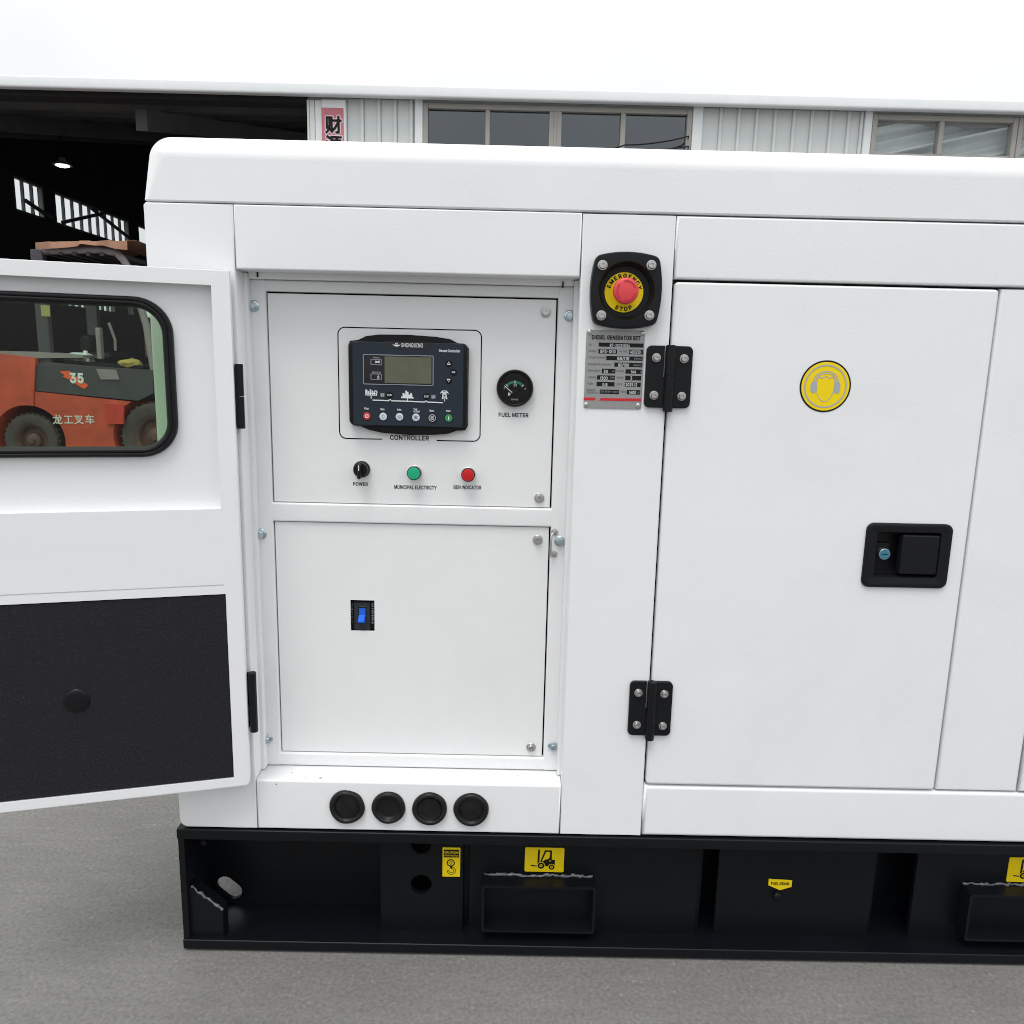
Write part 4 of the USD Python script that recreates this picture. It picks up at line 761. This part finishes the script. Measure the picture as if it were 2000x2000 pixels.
cupL = Polygon([E2(*q) for q in ((-46, 22), (-66, 22), (-72, 10), (-72, -22), (-62, -34), (-44, -30))]); cupR = affinity.scale(cupL, -1, 1, origin=ec2)
band = LineString([E2(60 * math.cos(t), 22 + 52 * math.sin(t) * .95) for t in np.linspace(.02, math.pi - .02, 24)]).buffer(2.6 * u)
band2 = LineString([E2(51 * math.cos(t), 22 + 40 * math.sin(t)) for t in np.linspace(.05, math.pi - .05, 24)]).buffer(1.8 * u)
hair = LineString([E2(*q) for q in ((-44, 28), (-36, 48), (-20, 38), (-2, 50), (14, 40), (34, 46), (44, 28))]).buffer(1.8 * u)
obj(st, 'ear_defender_print', ext(unary_union([head.difference(head.buffer(-3 * u)).difference(sbox(*E2(-40, 20), *E2(40, 60))), cupL, cupR, band, band2, hair]), YB2, YF2), GREYST, smooth=False)
def hinge(px0, px1, bar, z0, z1, screws, name='hinge'):
    h = obj(gs, name, cut(plate(rr(px0, px1, z0, z1, .009, 6), .0004, -.0058, .0012), box(bar - .0098, bar - .0078, -.05, .05, (z0 + z1) / 2, z1 + .01)), BLACK)
    m_ = (z0 + z1) / 2 + .0015
    def bar_(a, b):
        l = lathe(0, 0, [(.0078, -(a)), (.0080, -(a + .001)), (.0080, -(b - .001)), (.0072, -b)], 24); l.apply_transform(trimesh.transformations.rotation_matrix(-math.pi / 2, (1, 0, 0))); l.apply_translation((bar, -.0070, 0)); return l
    obj(h, 'barrel', bar_(z0 - .006, m_ - .0006), BLACK); obj(h, 'barrel', bar_(m_ + .0006, z1 + .001), BLACK)
    for x, z in screws: capscrew(h, x, z, -.0056, .0078)
    return h
hf = lambda x, y: es(x, y, -.006)
hinge((hf(820, 1400)[0] + hf(785, 1400)[0]) / 2, (hf(1337, 1400)[0] + hf(1295, 1400)[0]) / 2, hf(1064, 1450)[0], hf(800, 1795)[1], hf(1000, 1108)[1], [hf(*q) for q in ((920, 1243), (1228, 1255), (892, 1660), (1200, 1672))])
hf = (lambda c_: lambda x, y: c_(x, y, -.006))(crop(1180, 1300, 8.782))
hinge((hf(442, 700)[0] + hf(415, 700)[0]) / 2, (hf(1182, 700)[0] + hf(1145, 700)[0]) / 2, hf(803, 750)[0], hf(800, 1205)[1], hf(800, 280)[1], [hf(*q) for q in ((587, 467), (1032, 487), (560, 1015), (1003, 1035))])
d2 = rect(.9522, XR - .01, DZ0, DZ1, .024, 0, .0045); obj(gs, 'door', d2, WHITE, label='second door, at the right edge')

# ---- open left-hand door, swung back beside the bay (local frame: hinge edge at x = 0, inner face at y = 0)
DTH = math.radians(15.0); DO = np.array([-.4500, -.0300, 0.0])
DM = np.eye(4); DM[:3, :3] = [[math.cos(DTH), -math.sin(DTH), 0], [math.sin(DTH), math.cos(DTH), 0], [0, 0, 1]]; DM[:3, 3] = DO
def dl(px, py, d=0.0):
    """Where the sight line meets the door's inner plane, d metres proud of it: (x, z) in the door's frame."""
    v = FWD * FPX + RGT * (px - 1000) - UPV * (py - 1000); R = DM[:3, :3].T
    o, v = R @ (CAM - DO), R @ v; t = (-d - o[1]) / v[1]; q = o + v * t; return float(q[0]), float(q[2])
def dobj(parent, name, mesh, m, **k):
    if isinstance(mesh, list): mesh = trimesh.util.concatenate(mesh)
    mesh = mesh.copy(); mesh.apply_transform(DM); return obj(parent, name, mesh, m, **k)
DW = .556; OZ1, OZ0 = 1.2492, .3612
a = dl(412, 556.7); tz = a[1]; tx = (dl(412, 556.7)[0] + dl(430, 960)[0]) / 2; ledge = dl(432, 994)[1]
sx0 = (dl(337.9, 641.5, -.015)[0] + dl(347.8, 831.7, -.015)[0]) / 2; sz1 = dl(271, 579, -.015)[1]; sz0 = dl(150, 893.5, -.015)[1]; SW = .0165
slx = -DW - sx0
dpl = sbox(-DW, OZ0, 0, OZ1).difference(sbox(-.010, OZ0, 0, OZ0 + .010)).union(Point(-.010, OZ0 + .010).buffer(.010, 6)).intersection(sbox(-DW, OZ0, 0, OZ1))
dm_ = plate(dpl, .0265, 0, .0022)
win = loft([at_y(rr(slx + .008, sx0 - .008, sz0 + .008, sz1 - .008, .048, 8), y) for y in (-.05, .05)])
f0_, f1_ = dl(441, 1160), dl(457, 1519.6); fxr = (f0_[0] + f1_[0]) / 2; fz1, fz0 = f0_[1], f1_[1]
gz = dl(434, 1143)[1]
dm_ = cut(dm_, box(-DW - tx, tx, -.02, .0195, ledge, tz), win, box(-DW - fxr, fxr, -.02, .0060, fz0, fz1), box(-DW - tx + .002, tx - .001, -.02, .0020, gz - .0011, gz + .0011))
od = dobj(gs, 'door', dm_, WHITE, smooth=40, label='open left-hand door with a window, showing its inner side')
dobj(od, 'foam_pad', rect(-DW - fxr + .001, fxr - .001, fz0 + .001, fz1 - .001, .0062, .0016, .0015), FOAM, smooth=50)
c = dl(148.5, 1370, .002); dobj(od, 'foam_fastener', lathe(c[0], c[1], [(.0205, .0020), (.0195, -.0006), (.0150, -.0024), (.0003, -.0032)], 36), PLASTIC)
R_ = lambda i, y: at_y(rr(slx + i, sx0 - i, sz0 + i, sz1 - i, .056 - i * .9, 10), y)
sl_ = [R_(0, .0190), R_(.0002, .0130), R_(.0020, .0090), R_(.0045, .0078), R_(.0066, .0084), R_(.0074, .0100), R_(.0082, .0084), R_(.0105, .0078), R_(.0128, .0086), R_(SW - .002, .0120), R_(SW, .0170), R_(SW, .0250), R_(.006, .0300), R_(.001, .0285)]
dobj(od, 'window_seal', loft(sl_, closed=True), RUBBER, smooth=50)
dobj(od, 'window_glass', plate(rr(slx + SW - .004, sx0 - SW + .004, sz0 + SW - .004, sz1 - SW + .004, .040, 8), .0240, .0200, .0005), GREENGLASS, smooth=False)
for x, y in ((138, 987), (279, 986), (423, 985)):
    c = dl(x, y); m = trimesh.creation.icosphere(2); m.vertices = m.vertices * (.005, .003, .0016) + (c[0], .003, ledge + .0002); dobj(od, 'weld_spot', m, WHITE, smooth=True)
for px, z0_, z1_ in ((468.5, at(476, 837, -.012)[1], at(470, 711, -.012)[1]), (494.5, at(500, 1428, -.012)[1], at(490, 1313, -.012)[1])):
    x_ = at(px, 774 if px < 480 else 1370, -.0125)[0]; m_ = (z0_ + z1_) / 2
    h = obj(gs, 'hinge', box(x_ - .05, x_ - .004, -.0055, -.0005, z0_ + .004, z1_ - .004, .001), BLACK)
    for a, b in ((z0_, m_ - .0005), (m_ + .0005, z1_)):
        l = lathe(0, 0, [(.0066, -a), (.0068, -(a + .001)), (.0068, -(b - .001)), (.0064, -b)], 24); l.apply_transform(trimesh.transformations.rotation_matrix(-math.pi / 2, (1, 0, 0))); l.apply_translation((x_, -.0125, 0)); obj(h, 'barrel', l, BLACK)

# ---- black base frame
BT = ZB - .0025; FL = .021                                      # top of the base, depth of its front lip
BX0 = XL - .006
base = obj(gs, 'base_frame', [box(BX0, XR, -.004, .120, BT - FL, BT, .0025), box(BX0, XR, -.004, .120, .004, .024, .0025)], BASE)
obj(gs, 'rear_beam', box(BX0, XR, .98, 1.04, .004, BT), BASE, smooth=False)
obj(gs, 'right_end_plate', box(XR - .01, XR, .121, .979, .004, BT), BASE, smooth=False)
obj(gs, 'floor_plate', box(BX0 + .01, XR - .011, .121, .979, BT - .012, BT - .002), BASE, smooth=False)
bl = crop(330, 1480, 6.23); WY = .100
hc = [bl(685, 1540, WY), bl(785, 1620, WY)]
slot = LineString(hc).buffer(.0165 * 1.06, 12)
wx0 = BX0 + .012
web = sbox(wx0, .0245, -.20, BT - FL - .0005).difference(slot)
obj(gs, 'web_plate', ext(web, WY + .008, WY), BASE, smooth=False)
obj(gs, 'end_plate', box(BX0 + .001, wx0, .0, .119, .0245, BT - FL - .0005), BASE, smooth=False)
gz0 = bl(360, 1555, .012)[1]
obj(gs, 'gusset', hull([(x, y, z) for y in (.008, .034) for x, z in ((wx0, gz0), (wx0, .0245), (wx0 + .062, .0245), (wx0 + .062, gz0 - .050), (wx0 + .012, gz0 - .004))]), BASE, smooth=False)
obj(gs, 'weld_bead', tube([(wx0 + .004 + .058 * t, .009, gz0 + .001 - .050 * t + .004 * (meshkit.noise(np.array([t * 9., 1., 2.])) - .5)) for t in np.linspace(0, 1, 22)], [.0010 + .0026 * meshkit.noise(np.array([i * 1.1, 5., 2.])) for i in range(22)], 8), WELD)
c = bl(420, 1040, .03); obj(gs, 'stud', lathe(c[0], c[1], [(.006, .1), (.006, .03)], 16), BASE); c = bl(235, 1085, .03); obj(gs, 'stud', lathe(c[0], c[1], [(.005, .1), (.005, .035)], 16), BASE)
c2 = crop(300, 1600, 2.415); c3 = crop(840, 1640, 5.682); c4 = crop(1100, 1600, 2.147); c5 = crop(1700, 1440, 6.037)
PY2 = .034
px0, px1 = c2(1070, 200, PY2)[0], c2(1460, 200, PY2)[0]
h1, h2 = c2(1262, 120, PY2), c2(1262, 308, PY2)
pw_ = sbox(px0, .0245, px1, BT - FL - .0005).difference(Point(h1).buffer(.0195)).difference(Point(h2).buffer(.0205))
obj(gs, 'lifting_plate', ext(pw_, PY2 + .010, PY2), BASE, smooth=False)
obj(gs, 'web_plate', box(-.199, XR - .01, .112, .119, .0245, BT - FL - .0005), BASE, smooth=False)
gaps = [c4(590, 250, .04)[0], c4(648, 250, .04)[0], c4(1310, 250, .04)[0], c4(1476, 250, .04)[0]]
for x0, x1 in ((px1 + .012, gaps[0] - .012), (gaps[1], gaps[2] - .006), (gaps[3], 1.25)):
    obj(gs, 'front_plate', box(x0, x1, .040, .050, .0245, BT - FL - .0005), BASE, smooth=False)
for x in (px1 + .0005, gaps[0] - .0115, gaps[2] - .0055): obj(gs, 'stiffener', box(x, x + .010, .052, .111, .0245, BT - FL - .0005), BASE, smooth=False)
# fork pockets with their weld beads
def pocket(x0, x1, z1, z0=.045):
    y0, y1 = .006, .0398
    pk = obj(gs, 'fork_pocket', loft([at_y(rr(x0, x1, z0, z1, .006), y1), at_y(rr(x0, x1, z0, z1, .006), y0), at_y(rr(x0 + .005, x1 - .005, z0 + .005, z1 - .005, .004), y0), at_y(rr(x0 + .005, x1 - .005, z0 + .005, z1 - .005, .004), .039)]), BASE, smooth=35)
    n_ = 44; xs = np.linspace(x0 + .004, x1 - .004, n_); rs_ = [.0012 + .0030 * meshkit.noise(np.array([i * 1.37, x0 * 9, 0.])) for i in range(n_)]
    obj(pk, 'weld_bead', tube([(x, .0375 + .004 * (meshkit.noise(np.array([i * .9, 3., x0])) - .5), z1 + .0012 + .005 * (meshkit.noise(np.array([i * .8, 7., x0])) - .5)) for i, x in enumerate(xs)], rs_, 8), WELD)
pz = c3(1200, 520, .006)[1]
pocket(c3(572, 600, .006)[0], c3(1843, 600, .006)[0], pz)
pocket(c5(1190, 1800, .006)[0], c5(1190, 1800, .006)[0] + .2, pz)
# stickers on the base
def sticker(name, pts, f, y, r=.002, lab=None):
    xs = [f(*p, y)[0] for p in pts]; zs = [f(*p, y)[1] for p in pts]
    x0, x1, z0, z1 = (xs[0] + xs[3]) / 2, (xs[1] + xs[2]) / 2, (zs[2] + zs[3]) / 2, (zs[0] + zs[1]) / 2
    return obj(gs, name, plate(rr(x0, x1, z0, z1, r), y + .0002, y - .0006, .0002), YEL, label=lab), (x0, x1, z0, z1)
s1_, (x0, x1, z0, z1) = sticker('hook_sticker', ((138, 85), (335, 87), (333, 410), (138, 408)), c3, PY2 - .0003, .001, 'yellow lifting hook sticker')
sy = PY2 - .0008; w_ = x1 - x0; hgt = z1 - z0
obj(s1_, 'black_field', ext(sbox(x0 + w_ * .07, z1 - hgt * .335, x1 - w_ * .07, z1 - hgt * .07), sy, sy - .0004), INK, smooth=False)
obj(s1_, 'lettering', text('CAUTION!', (x0 + x1) / 2, z1 - hgt * .16, sy - .0003, .0042, w_ * .78, True, .0005), YEL, smooth=False)
obj(s1_, 'lettering', text('HOOK POSITION', (x0 + x1) / 2, z1 - hgt * .265, sy - .0003, .0028, w_ * .76, False, .0005), YEL, smooth=False)
hx_, hz_ = (x0 + x1) / 2 - w_ * .03, z0 + hgt * .48; kk = w_ / 200
hook = unary_union([Point(hx_, hz_).buffer(46 * kk).difference(Point(hx_, hz_).buffer(34 * kk)), strip([(hx_ + 18 * kk * math.cos(t), hz_ + 22 * kk * math.sin(t)) for t in np.linspace(0, 2 * math.pi, 5)], 5 * kk),
                    LineString([(hx_ + 4 * kk, hz_ - 44 * kk), (hx_ + 8 * kk, hz_ - 62 * kk)] + [(hx_ + 8 * kk + 38 * kk * math.cos(t), hz_ - 98 * kk + 38 * kk * math.sin(t)) for t in np.linspace(1.4, -2.9, 16)]).buffer(13 * kk).difference(LineString([(hx_ + 8 * kk + 38 * kk * math.cos(t), hz_ - 98 * kk + 38 * kk * math.sin(t)) for t in np.linspace(1.2, -2.8, 16)]).buffer(7 * kk))])
obj(s1_, 'hook_print', ext(hook, sy, sy - .0004), INK, smooth=False)
def fork_sticker(pts, f, y):
    s, (x0, x1, z0, z1) = sticker('forklift_sticker', pts, f, y, .003, 'yellow forklift sticker'); w = x1 - x0; h = z1 - z0
    q = lambda x, z: (x0 + (x - 1047) / (1490 - 1047) * w, z1 - (z - 87) / (362 - 87) * h)
    po = lambda *p: Polygon([q(*a) for a in p]); rad = w / 443
    body = unary_union([po((1195, 108), (1215, 108), (1212, 292), (1188, 292)), po((1115, 282), (1190, 292), (1190, 302), (1120, 294)), po((1272, 115), (1350, 115), (1352, 222), (1388, 222), (1386, 290), (1270, 295), (1220, 250)).difference(po((1285, 132), (1330, 132), (1330, 180), (1318, 212), (1270, 225), (1250, 245), (1240, 240))).difference(po((1322, 230), (1345, 230), (1345, 240), (1322, 240)))])
    for cx, cz, r in ((1232, 290, 38), (1352, 305, 32)): body = body.difference(Point(q(cx, cz)).buffer((r + 9) * rad)).union(Point(q(cx, cz)).buffer(r * rad).difference(Point(q(cx, cz)).buffer(r * .5 * rad))).union(Point(q(cx, cz)).buffer(r * .2 * rad))
    obj(s, 'forklift_print', ext(body, y - .0005, y - .0010), INK, smooth=False)
fork_sticker(((1058, 85), (1494, 90), (1478, 366), (1045, 345)), c3, .0397)
fork_sticker(((1632, 1414), (1632 + 460, 1420), (1605 + 455, 1710), (1605, 1704)), c5, .0397)
A = [c4(*p, .0395) for p in ((862, 250), (960, 256), (957, 283), (908, 297), (860, 276))]
s3 = obj(gs, 'fuel_drain_sticker', ext(Polygon(A), .0398, .0390), YEL, smooth=False, label='small yellow arrow-shaped drain sticker')
t = c4(909, 270, .039); obj(s3, 'lettering', text('FUEL DRAIN', t[0], t[1], .0391, .0058, .0345, True, .0005), INK, smooth=False)
c = c4(903, 320, .03); obj(gs, 'drain_plug', lathe(c[0], c[1] - .006, [(.009, .041), (.009, .034), (.006, .031), (.0003, .031)], 24), BASE)
